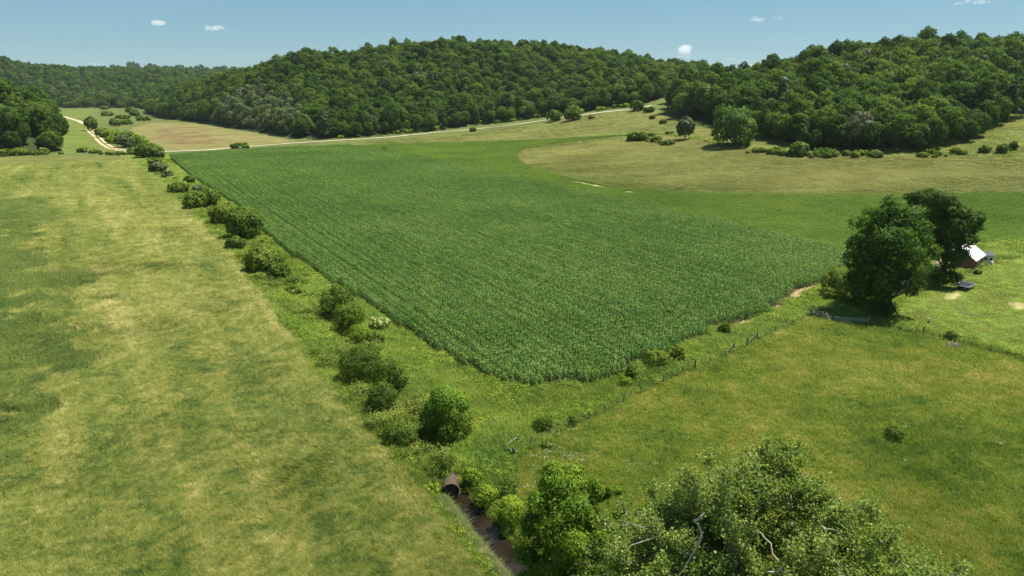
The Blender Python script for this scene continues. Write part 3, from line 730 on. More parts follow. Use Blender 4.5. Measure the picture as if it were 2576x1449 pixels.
XS = XS[~in_zone('corn', XS[:, 0], XS[:, 1])]
ok = fbm(XS[:, 0] / 9, XS[:, 1] / 9, 17, 3) > .12
XS = XS[ok]; n = len(XS); print('soy rows', n)
scatter('soybean_crop', np.column_stack([XS, H(XS[:, 0], XS[:, 1])]), np.column_stack([np.zeros(n), np.zeros(n), np.full(n, cang)]),
        np.ones((n, 3)) * (.8 + .5 * fbm(XS[:, 0] / 20, XS[:, 1] / 20, 9, 3))[:, None], rng.integers(0, 4, n), SOY, 'low bright green soybean crop curving round the hay field', 'soybeans')

# ------------------------------------------------------------------ grass of the meadow, pasture, verges, hay and lawn
def polar_pts(k, r0, r1, seed, a0=-43, a1=43):
    rg = np.random.default_rng(seed)
    r = r0 * np.exp(np.arange(0, math.log(r1 / r0), k)); a = np.arange(R_(a0), R_(a1), k)
    A, Rr = np.meshgrid(a, r); A = A + rg.uniform(-.5, .5, A.shape) * k; Rr = Rr * np.exp(rg.uniform(-.5, .5, A.shape) * k)
    A, Rr = A.ravel(), Rr.ravel()
    x, y = Rr * np.sin(A), Rr * np.cos(A)
    d, _ = seg_dist(x, y, creek)
    dm = np.hypot(x - mouth[0] + .15, y - mouth[1] - .5)
    ok = (d > 1.5) & (dm > .95)
    return x[ok], y[ok], (Rr * k)[ok]
def flow(x, y, seed, s=22.0, base=0.0, amt=2.6):
    return base + (fbm(x / s, y / s, seed, 3) - .5) * 2 * amt * 1.6
def grass(name, zone, k, r0, r1, coll, np_, seed, label, cat, base=0.0, amt=2.6, zs=(.8, 1.2), mask=None, fs=22.0, rj=.5):
    x, y, s = polar_pts(k, r0, r1, seed)
    m = in_zone(zone, x, y) if isinstance(zone, str) else zone(x, y)
    if mask is not None: m &= mask(x, y)
    x, y, s = x[m], y[m], s[m]; n = len(x); rg = np.random.default_rng(seed + 1)
    zz = (zs[0] + (zs[1] - zs[0]) * fbm(x / 6, y / 6, seed + 2, 3)) * np.clip(s / .8, .8, 1.8) ** .4
    rot = flow(x, y, seed + 3, fs, base, amt) + rg.normal(0, rj, n)
    print(name, n)
    return scatter(name, np.column_stack([x, y, H(x, y) - .02]), np.column_stack([np.zeros(n), np.zeros(n), rot]), np.column_stack([s, s, zz]), rg.integers(0, np_, n), coll, label, cat)
mdir = ditch[-1] - ditch[0]; MDEG = math.degrees(math.atan2(mdir[1], mdir[0]))
M_MEADOW = grassy('tall_meadow_grass', [(0, (.055, .10, .02)), (.28, (.125, .18, .032)), (.52, (.225, .255, .05)), (.8, (.33, .325, .09)), (1, (.49, .45, .17))], .10, .32, .52, .5, .3, .35, -.13, (MDEG, .11, 1), (1.0, 1.0, 1.02), 1.5, .42)
M_LUSH = grassy('lush_dark_grass', [(0, (.06, .11, .022)), (.5, (.14, .19, .036)), (1, (.33, .33, .09))], .09, .42, .4, .35, .3, .35, -.1, (MDEG, .22, 1), (1.0, 1.0, 1.0), 1.9, .35)
M_PAST = grassy('pasture_grass', [(0, (.06, .115, .02)), (.32, (.15, .20, .028)), (.6, (.25, .26, .045)), (.85, (.36, .31, .08)), (1, (.46, .36, .14))], .05, .28, .5, .42, .3, .35, -.1, None, (1.3, 1.42, 1.35), 1.3, .32, .3)
M_VERGE = grassy('verge_grass', [(0, (.07, .13, .024)), (.4, (.14, .22, .03)), (.7, (.21, .28, .04)), (1, (.33, .35, .08))], .08, .5, .5, .4, .3, .35, -.1, gain=(1.4, 1.3, 1.4), w3=.35)
M_HAY = grassy('hay_stubble', [(0, (.10, .145, .035)), (.35, (.20, .225, .055)), (.65, (.34, .32, .10)), (1, (.52, .44, .17))], .02, .09, .9, .1, .16, .3, -.16, (0, .25, 1), (.86, .94, .84))
M_LAWN = grassy('mown_lawn', [(0, (.09, .16, .02)), (.4, (.15, .24, .03)), (.75, (.22, .30, .05)), (1, (.33, .37, .10))], .32, .35, .6, .25, .25, .25, -.05, (18, .06, 1), (1.2, .86, 1.25))
def patches(mat, nm, n, hmin, hmax, wd, lean, spread, k=4, half=.9):
    n = int(n * 1.5)
    r = []
    for q in range(k):
        V, F, cv = blade_patch(np.random.default_rng(hash(nm) % 1000 + q if False else 300 + q), n, half, hmin, hmax, wd, lean, spread, mat, nm)
        r.append(mesh_arrays(nm, V, F, mat, cv))
    return proto_collection(nm, r)
C_MEAD = patches(M_MEADOW, 'meadow_tuft', 110, .3, .75, .05, .75, .5)
C_PAST = patches(M_PAST, 'pasture_tuft', 120, .2, .5, .045, .45, 4.0)
C_VERG = patches(M_VERGE, 'verge_tuft', 110, .35, .95, .05, .5, 1.2)
C_HAY = patches(M_HAY, 'hay_tuft', 100, .08, .2, .05, .5, 1.2)
C_LAWN = patches(M_LAWN, 'lawn_tuft', 110, .05, .12, .05, .6, .8)
C_LUSH = patches(M_LUSH, 'lush_tuft', 110, .35, .8, .05, .6, .8)
def lush(x, y):
    w1 = (fbm(x / 13, y / 13, 91, 3) - .5) * 26 + (fbm(x / 2.5, y / 2.5, 92, 3) - .5) * 16; return in_zone('lush', x + w1, y + w1) & in_zone('meadow', x, y)
grass('meadow_grass', lambda x, y: in_zone('meadow', x, y) & ~lush(x, y), .0095, 40, 440, C_MEAD, 4, 40, 'tall swirling hay meadow grass streaked pale tan and green', 'grass', 2.2, 1.4, (.6, 1.25))
grass('lush_grass', lush, .0095, 40, 440, C_LUSH, 4, 43, 'patch of darker lusher grass at the meadow side of the picture', 'grass', 2.2, 1.4, (.7, 1.25))
grass('pasture_grass', 'pasture', .0095, 36, 300, C_PAST, 4, 50, 'mottled olive pasture grass below the wire fence', 'grass', .3, 2.0, (.6, 1.3), rj=2.5)
def verge_zone(x, y):
    r = np.hypot(x, y)
    bad = np.zeros(len(x), bool)
    for z_ in ('meadow', 'pasture', 'corn', 'soy', 'hay', 'lawn', 'upper', 'slope', 'brown', 'lane_field', 'bare3', 'bare4'): bad |= in_zone(z_, x, y)
    return ~bad & (r < 470) & (hill_id(x, y) == 0)
grass('verge_grass', verge_zone, .0095, 36, 470, C_VERG, 4, 60, 'lush yellow green verge grass along the ditch and field margins', 'grass', 0, 3, (.6, 1.25))
grass('hay_grass', 'hay', .0062, 200, 520, C_HAY, 4, 70, 'dry tan and olive hay grass in the curved field', 'grass', 0, 3, (.7, 1.2))
grass('hay_grass', lambda x, y: in_zone('upper', x, y) | in_zone('slope', x, y), .0065, 250, 700, C_HAY, 4, 75, 'dry grass strip between the gravel road and the soybeans', 'grass', 0, 3, (.7, 1.2))
grass('lawn_grass', 'lawn', .009, 90, 260, C_LAWN, 4, 80, 'short mown bright green lawn of the farmyard', 'grass', .8, 2.5, (.8, 1.2), lambda x, y: ~(in_zone('bare5', x, y) | in_zone('bare6', x, y)))
# broad-leaved weeds in the verges
M_WEED = leafy('verge_weeds', [(0, (.06, .13, .02)), (.5, (.12, .22, .028)), (.85, (.22, .30, .035)), (1, (.34, .36, .05))], .4, .4, .5, .12, .35, .1, .6, gain=(1.05, 1.05, 1.1))
def weed(seed):
    rg = np.random.default_rng(seed); n = 60
    C = np.column_stack([rg.normal(0, .33, n), rg.normal(0, .33, n), rg.uniform(.15, .95, n)])
    V, F, cv = cards(rg, C, np.column_stack([C[:, 0] * 1.5, C[:, 1] * 1.5, np.full(n, .9)]) + rg.normal(0, .3, (n, 3)), .22, .6, 'rhomb')
    return mesh_arrays('weed_clump', V, F, M_WEED, cv)
C_WEED = proto_collection('weed_clump', [weed(k) for k in range(4)])
grass('verge_weeds', verge_zone, .0125, 36, 330, C_WEED, 4, 90, 'clumps of leafy yellow green weeds along the ditch banks and fence line', 'weeds', 0, 3, (.5, 1.1), lambda x, y: fbm(x / 5, y / 5, 44, 3) > .47)

# tangle of saplings and tall weeds along the ditch, and white flowers in the pasture corner
def brush(seed):
    r2 = np.random.default_rng(seed); lb = lobes_on(r2, 8, 1.0, 1.0, .75, (0, 0, .7), .35, .55, .8)
    return crown_mesh('brush_clump', r2, lb, 420, .2, M_BRUSH, .9, .7, .6, 'rhomb', .2, None, .5, .3)
M_BRUSH = leafy('ditch_brush_leaves', [(0, (.05, .085, .018)), (.5, (.10, .15, .03)), (1, (.21, .25, .06))], .55, .45, .4, .1, .35, .1, .6, gain=(1.2, 1.2, 1.1))
C_BRUSH = proto_collection('brush_clump', [brush(k) for k in range(4)])
rg = np.random.default_rng(66); n = 620; t = rg.uniform(0, len(ditch) - 1, n) ** 1.0; ti = np.arange(len(ditch))
bx = np.interp(t, ti, ditch[:, 0]) + rg.normal(0, 2.3, n); by = np.interp(t, ti, ditch[:, 1]) + rg.normal(0, 2.3, n)
ok = (fbm(bx / 8, by / 8, 21, 2) > .38) & ~in_zone('corn', bx, by) & ~in_zone('meadow', bx, by); bx, by = bx[ok], by[ok]; n = len(bx)
scatter('ditch_brush', np.column_stack([bx, by, H(bx, by)]), np.column_stack([np.zeros(n), np.zeros(n), rg.uniform(0, 6, n)]), rg.uniform(.5, 1.25, (n, 1)) * np.ones((1, 3)), rg.integers(0, 4, n), C_BRUSH, 'tangle of saplings and tall weeds filling the ditch between the shrubs', 'brush')
M_WHITEFL = leafy('white_wildflowers', [(0, (.55, .56, .5)), (1, (.75, .76, .7))], .3, .7, 0, 1, .2, .1, .7, (1, 1, 1))
def flowers(seed):
    r2 = np.random.default_rng(seed); n = 8; C = np.column_stack([r2.normal(0, .5, n), r2.normal(0, .5, n), r2.uniform(.5, .85, n)])
    V, F, cv = cards(r2, C, np.column_stack([np.zeros(n), np.zeros(n), np.ones(n)]) + r2.normal(0, .3, (n, 3)), .055, 1, 'quad'); return mesh_arrays('flower_clump', V, F, M_WHITEFL, cv)
C_FL = proto_collection('flower_clump', [flowers(k) for k in range(3)])
fu = np.concatenate([rg.normal(1400, 34, 40), rg.normal(1600, 22, 6), rg.uniform(2100, 2560, 12)]); fv = np.concatenate([rg.normal(1155, 34, 40), rg.normal(1180, 10, 6), rg.uniform(900, 1200, 12)])
q = planar(fu, fv); n = len(q)
scatter('white_wildflowers', np.column_stack([q[:, 0], q[:, 1], H(q[:, 0], q[:, 1])]), np.zeros((n, 3)), np.ones((n, 3)) * rg.uniform(.6, 1.2, (n, 1)), rg.integers(0, 3, n), C_FL, 'specks of white wildflowers in the pasture near the corner rails', 'flowers')

# ------------------------------------------------------------------ shrubs and single trees
SHRUB_MATS = {
 'dark': leafy('dark_shrub_leaves', [(0, (.022, .05, .012)), (.5, (.06, .11, .019)), (1, (.125, .19, .03))], .3, .7, .2, .3, .35, .1, .6, gain=(1.3, 1.25, 1.1)),
 'mid': leafy('mid_green_leaves', [(0, (.035, .075, .013)), (.5, (.065, .125, .02)), (1, (.13, .20, .03))], .3, .7, .2, .3, .35, .1, .6, gain=(1.2, 1.2, 1.1)),
 'mid2': leafy('fresh_mid_green_leaves', [(0, (.04, .09, .014)), (.5, (.08, .155, .02)), (1, (.18, .26, .035))], .3, .7, .2, .3, .38, .1, .6, gain=(1.25, 1.25, 1.1)),
 'olive': leafy('olive_shrub_leaves', [(0, (.04, .075, .014)), (.5, (.085, .135, .022)), (1, (.16, .21, .035))], .3, .7, .2, .3, .35, .1, .6, gain=(1.3, 1.25, 1.1)),
 'bright': leafy('bright_shrub_leaves', [(0, (.05, .11, .016)), (.5, (.10, .18, .022)), (1, (.20, .27, .035))], .3, .7, .2, .3, .4, .1, .6, gain=(1.5, 1.4, 1.1)),
 'grey': leafy('greyish_shrub_leaves', [(0, (.05, .08, .03)), (.5, (.10, .135, .05)), (1, (.19, .22, .10))], .3, .7, .2, .3, .3, .1, .6),
 'brown': leafy('brownish_shrub_leaves', [(0, (.08, .07, .04)), (.5, (.15, .13, .06)), (1, (.24, .22, .09))], .3, .7, .2, .3, .3, .1, .6),
}
M_STEM = solid('shrub_stems', (.06, .045, .03), (.14, .11, .08), 6, .9, .1)
M_FLOWER = leafy('cream_flower_heads', [(0, (.42, .42, .26)), (1, (.62, .6, .42))], .3, .7, 0, 1, .2, .1, .7, (1, 1, 1))
def shrub(u, v, wd, hd, mat, label, group=None, name='shrub', cat='shrub', flowers=0, seed=None, wide=1.0, push=.32, droop=0.0, leaf=None, dens=1.0, shell=.64, rmul=(.34, .52)):
    P = P1(u, v); d = depth(P); mpp = d * KD
    W = wd * mpp; ang = math.atan2(CAM_H - P.z, math.hypot(P.x, P.y))
    Ha = hd * mpp; Hh = math.sqrt(max(Ha ** 2 - (.75 * W * math.sin(ang)) ** 2, (.45 * Ha) ** 2)) / math.cos(ang)
    dirn = Vector((P.x, P.y, 0)).normalized(); P = P + dirn * W * push
    P.z = float(H(P.x, P.y))
    rg = np.random.default_rng(seed if seed is not None else int(u * 7 + v * 13) % 100000)
    R = W / 2; o = empty(name, P, label, cat, group)
    nl = int(np.clip(8 + W * 1.6, 9, 26))
    lb = lobes_on(rg, nl, R, R * wide, Hh * .56, (0, 0, Hh * .42), min(R, Hh * .6) * rmul[0], min(R, Hh * .6) * rmul[1], shell, -.55)
    lf = leaf or max(.22, d * .0026)
    area = W * Hh * 2.2
    n = int(np.clip(4.5 * area / lf ** 2 * dens, 300, 22000))
    link('foliage', crown_mesh('foliage', rg, lb, n, lf, SHRUB_MATS[mat], .85, .55, .62 if d < 140 else .9, 'rhomb' if d < 140 else 'quad', droop, None, .2, .07), o)
    mb = MB()
    for k in range(5):
        l = lb[rg.integers(0, nl)]; mb.tube([(rg.normal() * .12, rg.normal() * .12, -.2), (l[0] * .4, l[1] * .4, l[2] * .55), (l[0] * .9, l[1] * .9, l[2])], [.035 * W ** .5, .028 * W ** .5, .01], 5)
    link('stem', mb.mesh('stem', M_STEM), o)
    if flowers:
        C = lb[rg.integers(0, nl, flowers)]; dv = unit(rg.normal(size=(flowers, 3)) + np.array([0, -.2, .7]))
        C = C[:, :3] + dv * C[:, 3:4] * np.array([1, 1, .85]) * 1.04
        V, F, cv = cards(rg, C, dv + np.array([0, 0, .6]), .24, 1, 'quad'); link('flowers', mesh_arrays('flowers', V, F, M_FLOWER, cv), o)
    return o
G1 = 'shrubs along the ditch beside the corn'
hedge = [
 (364, 399, 44, 40, 'dark', 'dark round tree at the top end of the ditch row, nearest the sandy track', 'tree', None),
 (394, 404, 38, 36, 'dark', 'bushy dark tree beside the round one at the top end of the ditch row', 'tree', None),
 (390, 418, 34, 22, 'olive', 'small olive bush just below the two dark trees of the ditch row', None, None),
 (400, 440, 44, 26, 'grey', 'greyish olive scrub in the ditch row next to the corn corner', None, None),
 (421, 452, 34, 22, 'grey', 'small greyish scrub in the ditch row below the corn corner', None, None),
 (412, 425, 24, 12, 'grey', 'pale flowering scrub at the tip of the corn field', None, None),
 (477, 463, 28, 20, 'dark', 'small dark bush against the corn edge, uppermost of the dark ones', None, None),
 (452, 489, 54, 32, 'olive', 'yellow-olive bush spreading on the meadow side of the ditch row', None, None),
 (500, 493, 32, 26, 'grey', 'grey-brown bush pressed against the corn edge', None, None),
 (492, 528, 58, 46, 'olive', 'broad olive bush on the meadow side below the grey-brown bush', None, None),
 (530, 522, 52, 48, 'dark', 'dark dense bush between the broad olive bush and the corn', None, None),
 (565, 574, 72, 62, 'olive', 'tall olive bush with a shaded hollow, just above the biggest round one', None, None),
 (617, 608, 88, 80, 'dark', 'large round dome-shaped bush at the corn edge, middle of the ditch row', None, None),
 (596, 630, 48, 34, 'dark', 'low bush at the foot of the large dome-shaped one', None, None),
 (655, 622, 40, 18, 'olive', 'low yellowish scrub between the dome-shaped bush and the corn', None, None),
 (668, 698, 92, 80, 'olive', 'wide sprawling olive bush leaning over the ditch, alone below the dome', None, None),
 (705, 714, 58, 46, 'dark', 'dark end of the sprawling bush, a bush by itself over the ditch', None, None),
 (740, 752, 54, 32, 'olive', 'small flat olive bush alone in the open part of the ditch', None, None),
 (852, 806, 84, 88, 'dark', 'upright dark bush standing at the corn edge above the pale flowering one', None, None),
 (880, 846, 78, 80, 'olive', 'round olive bush just in front of the upright dark bush', None, None),
 (957, 834, 58, 38, 'bright', 'elder bush covered in cream flower heads at the corn edge', None, 'flower'),
 (905, 868, 62, 46, 'bright', 'bright green bush below the cream-flowered elder', None, None),
 (946, 872, 44, 38, 'olive', 'small rounded bush tucked below the cream-flowered elder', None, None),
 (913, 972, 104, 98, 'dark', 'large bushy shrub, upper of the trio above the lone bright tree', None, None),
 (987, 1002, 82, 92, 'dark', 'tall dark shrub, the corn side of the trio above the lone bright tree', None, None),
 (960, 1046, 78, 78, 'dark', 'lower shrub of the trio above the lone bright tree', None, None),
 (1006, 1132, 100, 66, 'dark', 'low dark bramble thicket touching the lone bright tree', None, None),
]
for (u, v, a, b, m, lab, kind, fl) in hedge:
    shrub(u, v, a, b, m, lab, G1, 'small_tree' if kind else 'shrub', kind or 'shrub', 110 if fl else 0)
shrub(1129, 1122, 136, 136, 'mid2', 'lone bright green leafy tree above the culvert', None, 'small_tree', 'tree', 0, None, 1, .3, .9, .26, 1.4, .66, (.3, .42))
G2 = 'scrub along the corn margin and fence'
for (u, v, a, b, m, lab) in [
 (1650, 930, 78, 46, 'olive', 'sprawling olive scrub between the corn corner and the wire fence'),
 (1705, 912, 38, 44, 'olive', 'upright scrub beside the sprawling one at the wire fence'),
 (1588, 960, 34, 42, 'dark', 'narrow dark bush at the near corn corner'),
 (1572, 978, 40, 28, 'bright', 'bright low bush in front of the narrow dark bush at the corn corner'),
 (1822, 845, 30, 34, 'dark', 'small dark bush at the corn margin near the pale soil'),
 (2247, 1112, 56, 38, 'dark', 'lone dark green bush in the open pasture'),
 (1365, 1092, 48, 44, 'dark', 'scrubby bush behind the weathered corner rails'),
 (1440, 1075, 30, 28, 'olive', 'thin scrub beside the wire fence above the pasture'),
 (1372, 1132, 34, 22, 'olive', 'low scrub in the pasture beside the corner rails'),
 (1275, 1262, 70, 46, 'dark', 'dark shrub on the creek bank beside the pale tree'),
 (1225, 1295, 66, 60, 'bright', 'leafy vine thicket hanging over the creek water'),
 (1285, 1345, 80, 78, 'bright', 'bright bank shrub between the creek and the drooping tree'),
 (1190, 1235, 56, 40, 'bright', 'leafy thicket right beside the culvert mouth'),
 (1085, 1248, 60, 30, 'bright', 'low bush on the meadow side of the culvert')]:
    shrub(u, v, a, b, m, lab, G2)
G3 = 'bushes along the gravel road and hay field'
for (u, v, a, b, m, lab, tr) in [
 (1393, 307, 38, 28, 'dark', 'smaller of the two round bushes beside the gravel road', 0),
 (1440, 305, 42, 38, 'dark', 'larger round bush of the pair beside the gravel road', 0),
 (1602, 280, 34, 26, 'dark', 'dark bush where the gravel road disappears', 0),
 (1632, 284, 30, 14, 'dark', 'low bush beside the one where the gravel road disappears', 0),
 (605, 375, 66, 14, 'dark', 'long low dark hedge clump by the gravel road above the corn', 0),
 (968, 382, 20, 12, 'olive', 'tiny bush at the far corn corner', 0),
 (1488, 300, 14, 10, 'olive', 'small roadside bush past the round pair', 0),
 (1190, 331, 16, 10, 'olive', 'small weedy bush by the straight part of the gravel road', 0),
 (1592, 356, 26, 22, 'dark', 'dark end bush of the short hedge on the hay slope', 0),
 (1612, 355, 40, 20, 'dark', 'broad bush of the short hedge on the hay slope', 0),
 (1650, 358, 36, 14, 'olive', 'low middle bush of the short hedge on the hay slope', 0),
 (1682, 366, 36, 12, 'grey', 'greyish last bush of the short hedge on the hay slope', 0),
 (1722, 353, 40, 66, 'grey', 'slender greyish tree standing alone on the hay slope', 1),
 (1842, 372, 106, 104, 'mid', 'broad leafy tree standing apart in front of the wooded hill', 1),
 (2008, 395, 52, 36, 'dark', 'dark bush at the foot of the wooded hill, largest of the hedge line', 0),
 (1952, 384, 40, 12, 'olive', 'low scrub of the hedge line near the broad leafy tree', 0),
 (2075, 392, 80, 16, 'mid', 'long bright scrub beside the dark bush of the hedge line', 0),
 (2150, 392, 60, 11, 'olive', 'low scrub of the hedge line under the wood', 0),
 (2405, 388, 46, 14, 'olive', 'low scrub of the hedge line past the corner of the wood', 0),
 (2476, 386, 28, 20, 'olive', 'small bush, nearest the wood of the three on the open slope', 0),
 (2518, 386, 26, 24, 'dark', 'small bush, middle of the three on the open slope', 0),
 (2548, 378, 18, 22, 'dark', 'small bush, highest of the three on the open slope', 0),
 (1640, 300, 14, 9, 'dark', 'tiny dark bush below the end of the gravel road', 0),
 (1668, 312, 22, 10, 'olive', 'tiny scrub on the hay slope below the wood corner', 0)]:
    shrub(u, v, a, b, m, lab, G3, 'small_tree' if tr else 'shrub', 'tree' if tr else 'shrub', 0, None, 1, .3)
G4 = 'shrubs up the valley along the track'
vl = [
 (232, 329, 30, 38, 'dark', 'dark oval tree where the lane meets the sandy track', 1),
 (290, 318, 26, 20, 'dark', 'round dark bush up the valley beyond the track', 0), (318, 314, 36, 12, 'dark', 'low hedge clump beyond the round dark bush up the valley', 0),
 (262, 346, 40, 26, 'olive', 'leafy bush beside the upper bend of the sandy track', 0), (290, 350, 46, 24, 'bright', 'bright bush in the thicket beside the sandy track', 0),
 (285, 362, 40, 20, 'bright', 'low bright bush beside the lower bend of the sandy track', 0), (322, 352, 34, 22, 'dark', 'dark bush at the back of the thicket by the track', 0),
 (312, 372, 46, 32, 'grey', 'greyish bush at the lower end of the thicket by the track', 0), (350, 368, 46, 28, 'bright', 'bright rounded bush at the lower end of the thicket by the track', 0),
 (380, 382, 44, 22, 'olive', 'olive bush between the thicket and the two dark trees', 0), (332, 384, 30, 10, 'dark', 'small low bush beside the track junction', 0),
 (12, 394, 46, 18, 'olive', 'low bush under the dark wood at the meadow edge', 0), (50, 392, 50, 18, 'olive', 'wide low bush under the dark wood at the meadow edge', 0),
 (112, 388, 28, 16, 'olive', 'small bush at the corner of the dark wood', 0), (208, 384, 30, 12, 'olive', 'low bush in the grassy bank below the green field', 0),
 (240, 386, 40, 9, 'olive', 'low scrub in the grassy bank below the green field', 0),
 (300, 270, 22, 12, 'olive', 'far bush in the upper valley pasture', 0), (330, 284, 30, 14, 'olive', 'far olive bush in the upper valley', 0), (355, 275, 14, 16, 'dark', 'far round dark tree in the upper valley', 1),
 (270, 292, 34, 11, 'dark', 'far low hedge in the upper valley above the dark oval tree', 0), (310, 300, 40, 10, 'dark', 'far hedge strip in the upper valley below the olive bush', 0),
 (360, 304, 46, 12, 'dark', 'far hedge strip in the upper valley against the wood', 0), (262, 276, 20, 8, 'olive', 'far scrub at the head of the valley field', 0), (375, 268, 30, 12, 'dark', 'far scrub where the valley narrows', 0),
 (180, 271, 40, 14, 'olive', 'far thicket at the foot of the valley ridge beyond the pale lane', 0), (340, 292, 26, 16, 'mid', 'far leafy bush between the two hedge strips up the valley', 0)]
for (u, v, a, b, m, lab, tr) in vl:
    shrub(u, v, a, b, m, lab, G4, 'small_tree' if tr else 'shrub', 'tree' if tr else 'shrub')
# brambles along the wood side of the road: a continuous fringe nobody could count
fr = np.array([(850, 349), (950, 343), (1060, 331), (1200, 315), (1350, 297), (1480, 283), (1580, 270)], float)
fp = px(fr[:, 0], fr[:, 1]); rg = np.random.default_rng(55); t = rg.uniform(0, len(fp) - 1, 260)
X = np.interp(t, range(len(fp)), fp[:, 0]) + rg.normal(0, 1.5, 260); Y = np.interp(t, range(len(fp)), fp[:, 1]) + rg.uniform(2, 9, 260)
def bramble(seed):
    r2 = np.random.default_rng(seed); lb = lobes_on(r2, 9, 2.2, 2.2, 1.1, (0, 0, 1.0), .7, 1.1)
    return crown_mesh('bramble', r2, lb, 260, .7, SHRUB_MATS['bright'])
BRAM = proto_collection('bramble', [bramble(k) for k in range(3)])
keep = fbm(X / 40, Y / 40, 8, 2) > .35; X, Y = X[keep], Y[keep]; n = len(X)
scatter('roadside_brambles', np.column_stack([X, Y, H(X, Y)]), np.column_stack([np.zeros(n), np.zeros(n), rg.uniform(0, 6, n)]), rg.uniform(.5, 1.2, (n, 1)) * np.ones((1, 3)), rg.integers(0, 3, n), BRAM,
        'bright leafy bramble fringe between the gravel road and the wood', 'brambles')

# low hedges along the old field lines on the slope and below the lane field
def hedge_clump(seed):
    r2 = np.random.default_rng(seed); lb = lobes_on(r2, 9, 1.8, 1.8, 1.2, (0, 0, 1.0), .55, .95, .75)
    return crown_mesh('hedge_clump', r2, lb, 300, .6, SHRUB_MATS['olive'], fuzz=.2)
HEDG = proto_collection('hedge_clump', [hedge_clump(k) for k in range(4)])
HX = []
for ln_, n_, sp_ in (([(1585, 352), (1612, 352), (1650, 358), (1692, 368)], 40, 1.2), ([(1890, 381), (1960, 387), (2040, 393), (2120, 394), (2200, 393), (2300, 391), (2420, 389)], 130, 2.0), ([(0, 391), (80, 390), (150, 387), (250, 388), (345, 390)], 120, 1.6), ([(1600, 345), (1660, 340), (1720, 330)], 22, 2.5)):
    a_ = np.array(ln_, float); p_ = px(a_[:, 0], a_[:, 1]); t_ = rg.uniform(0, len(p_) - 1, n_)
    HX.append(np.column_stack([np.interp(t_, range(len(p_)), p_[:, 0]) + rg.normal(0, sp_, n_), np.interp(t_, range(len(p_)), p_[:, 1]) + rg.normal(0, sp_, n_)]))
HX = np.concatenate(HX); HX = HX[fbm(HX[:, 0] / 12, HX[:, 1] / 12, 4, 2) > .36]; n = len(HX)
scatter('field_hedge', np.column_stack([HX, H(HX[:, 0], HX[:, 1])]), np.column_stack([np.zeros(n), np.zeros(n), rg.uniform(0, 6, n)]), rg.uniform(.35, 1.0, (n, 1)) * np.ones((1, 3)), rg.integers(0, 4, n), HEDG, 'low scrubby hedge growth along the old field lines', 'hedge')

# ------------------------------------------------------------------ farmyard
M_ROOF = solid('white_metal_roofing', (.62, .62, .62), (.8, .8, .79), 1.5, .45, .4)
M_BARNWOOD = solid('weathered_brown_boards', (.15, .075, .055), (.29, .165, .125), 5, .9, .1, 0, (3, 3, .3), .4)
M_GREYWOOD = solid('silvery_grey_boards', (.16, .15, .14), (.34, .32, .30), 5, .9, .1, 0, (2, 2, 2), .3)
M_DARK = solid('shade_and_cap_black', (.006, .006, .006), (.012, .012, .012), 2, .9, .05)  # near-black for cap and collar, and for painted shade in shed and pipe
M_WHITE = solid('white_painted_boards', (.62, .62, .62), (.78, .78, .77), 3, .7, .2)
M_SHINGLE = solid('dark_grey_shingles', (.05, .055, .065), (.11, .115, .13), 5, .85, .1)
M_TAN = solid('tan_plywood', (.40, .25, .15), (.52, .36, .23), 2, .85, .1)
M_RUSTROOF = solid('dull_reddish_roofing', (.16, .10, .10), (.26, .18, .17), 3, .8, .15)
M_STEEL = solid('galvanised_steel', (.30, .31, .33), (.45, .46, .48), 6, .5, .4, .4)
M_TRAMP = solid('black_trampoline_mat', (.012, .013, .018), (.025, .026, .034), 6, .6, .2)
M_PAD = solid('grey_blue_pads', (.10, .11, .15), (.17, .18, .23), 6, .6, .2)
M_GLASS = solid('dim_window_glass', (.02, .025, .03), (.05, .055, .06), 2, .1, .5)
M_STONE = solid('pale_stone', (.40, .37, .31), (.60, .56, .48), 3, .9, .1)
M_PLASTIC = solid('white_plastic', (.68, .68, .67), (.8, .8, .79), 2, .35, .4)
UP = Vector((0, 0, 1))
def slab(mb, a, b, c, d, th):
    """thick sheet with corners a b c d"""
    n = (b - a).cross(d - a).normalized() * th
    mb.add([a, b, c, d, a + n, b + n, c + n, d + n], [(0, 3, 2, 1), (4, 5, 6, 7), (0, 1, 5, 4), (1, 2, 6, 5), (2, 3, 7, 6), (3, 0, 4, 7)])

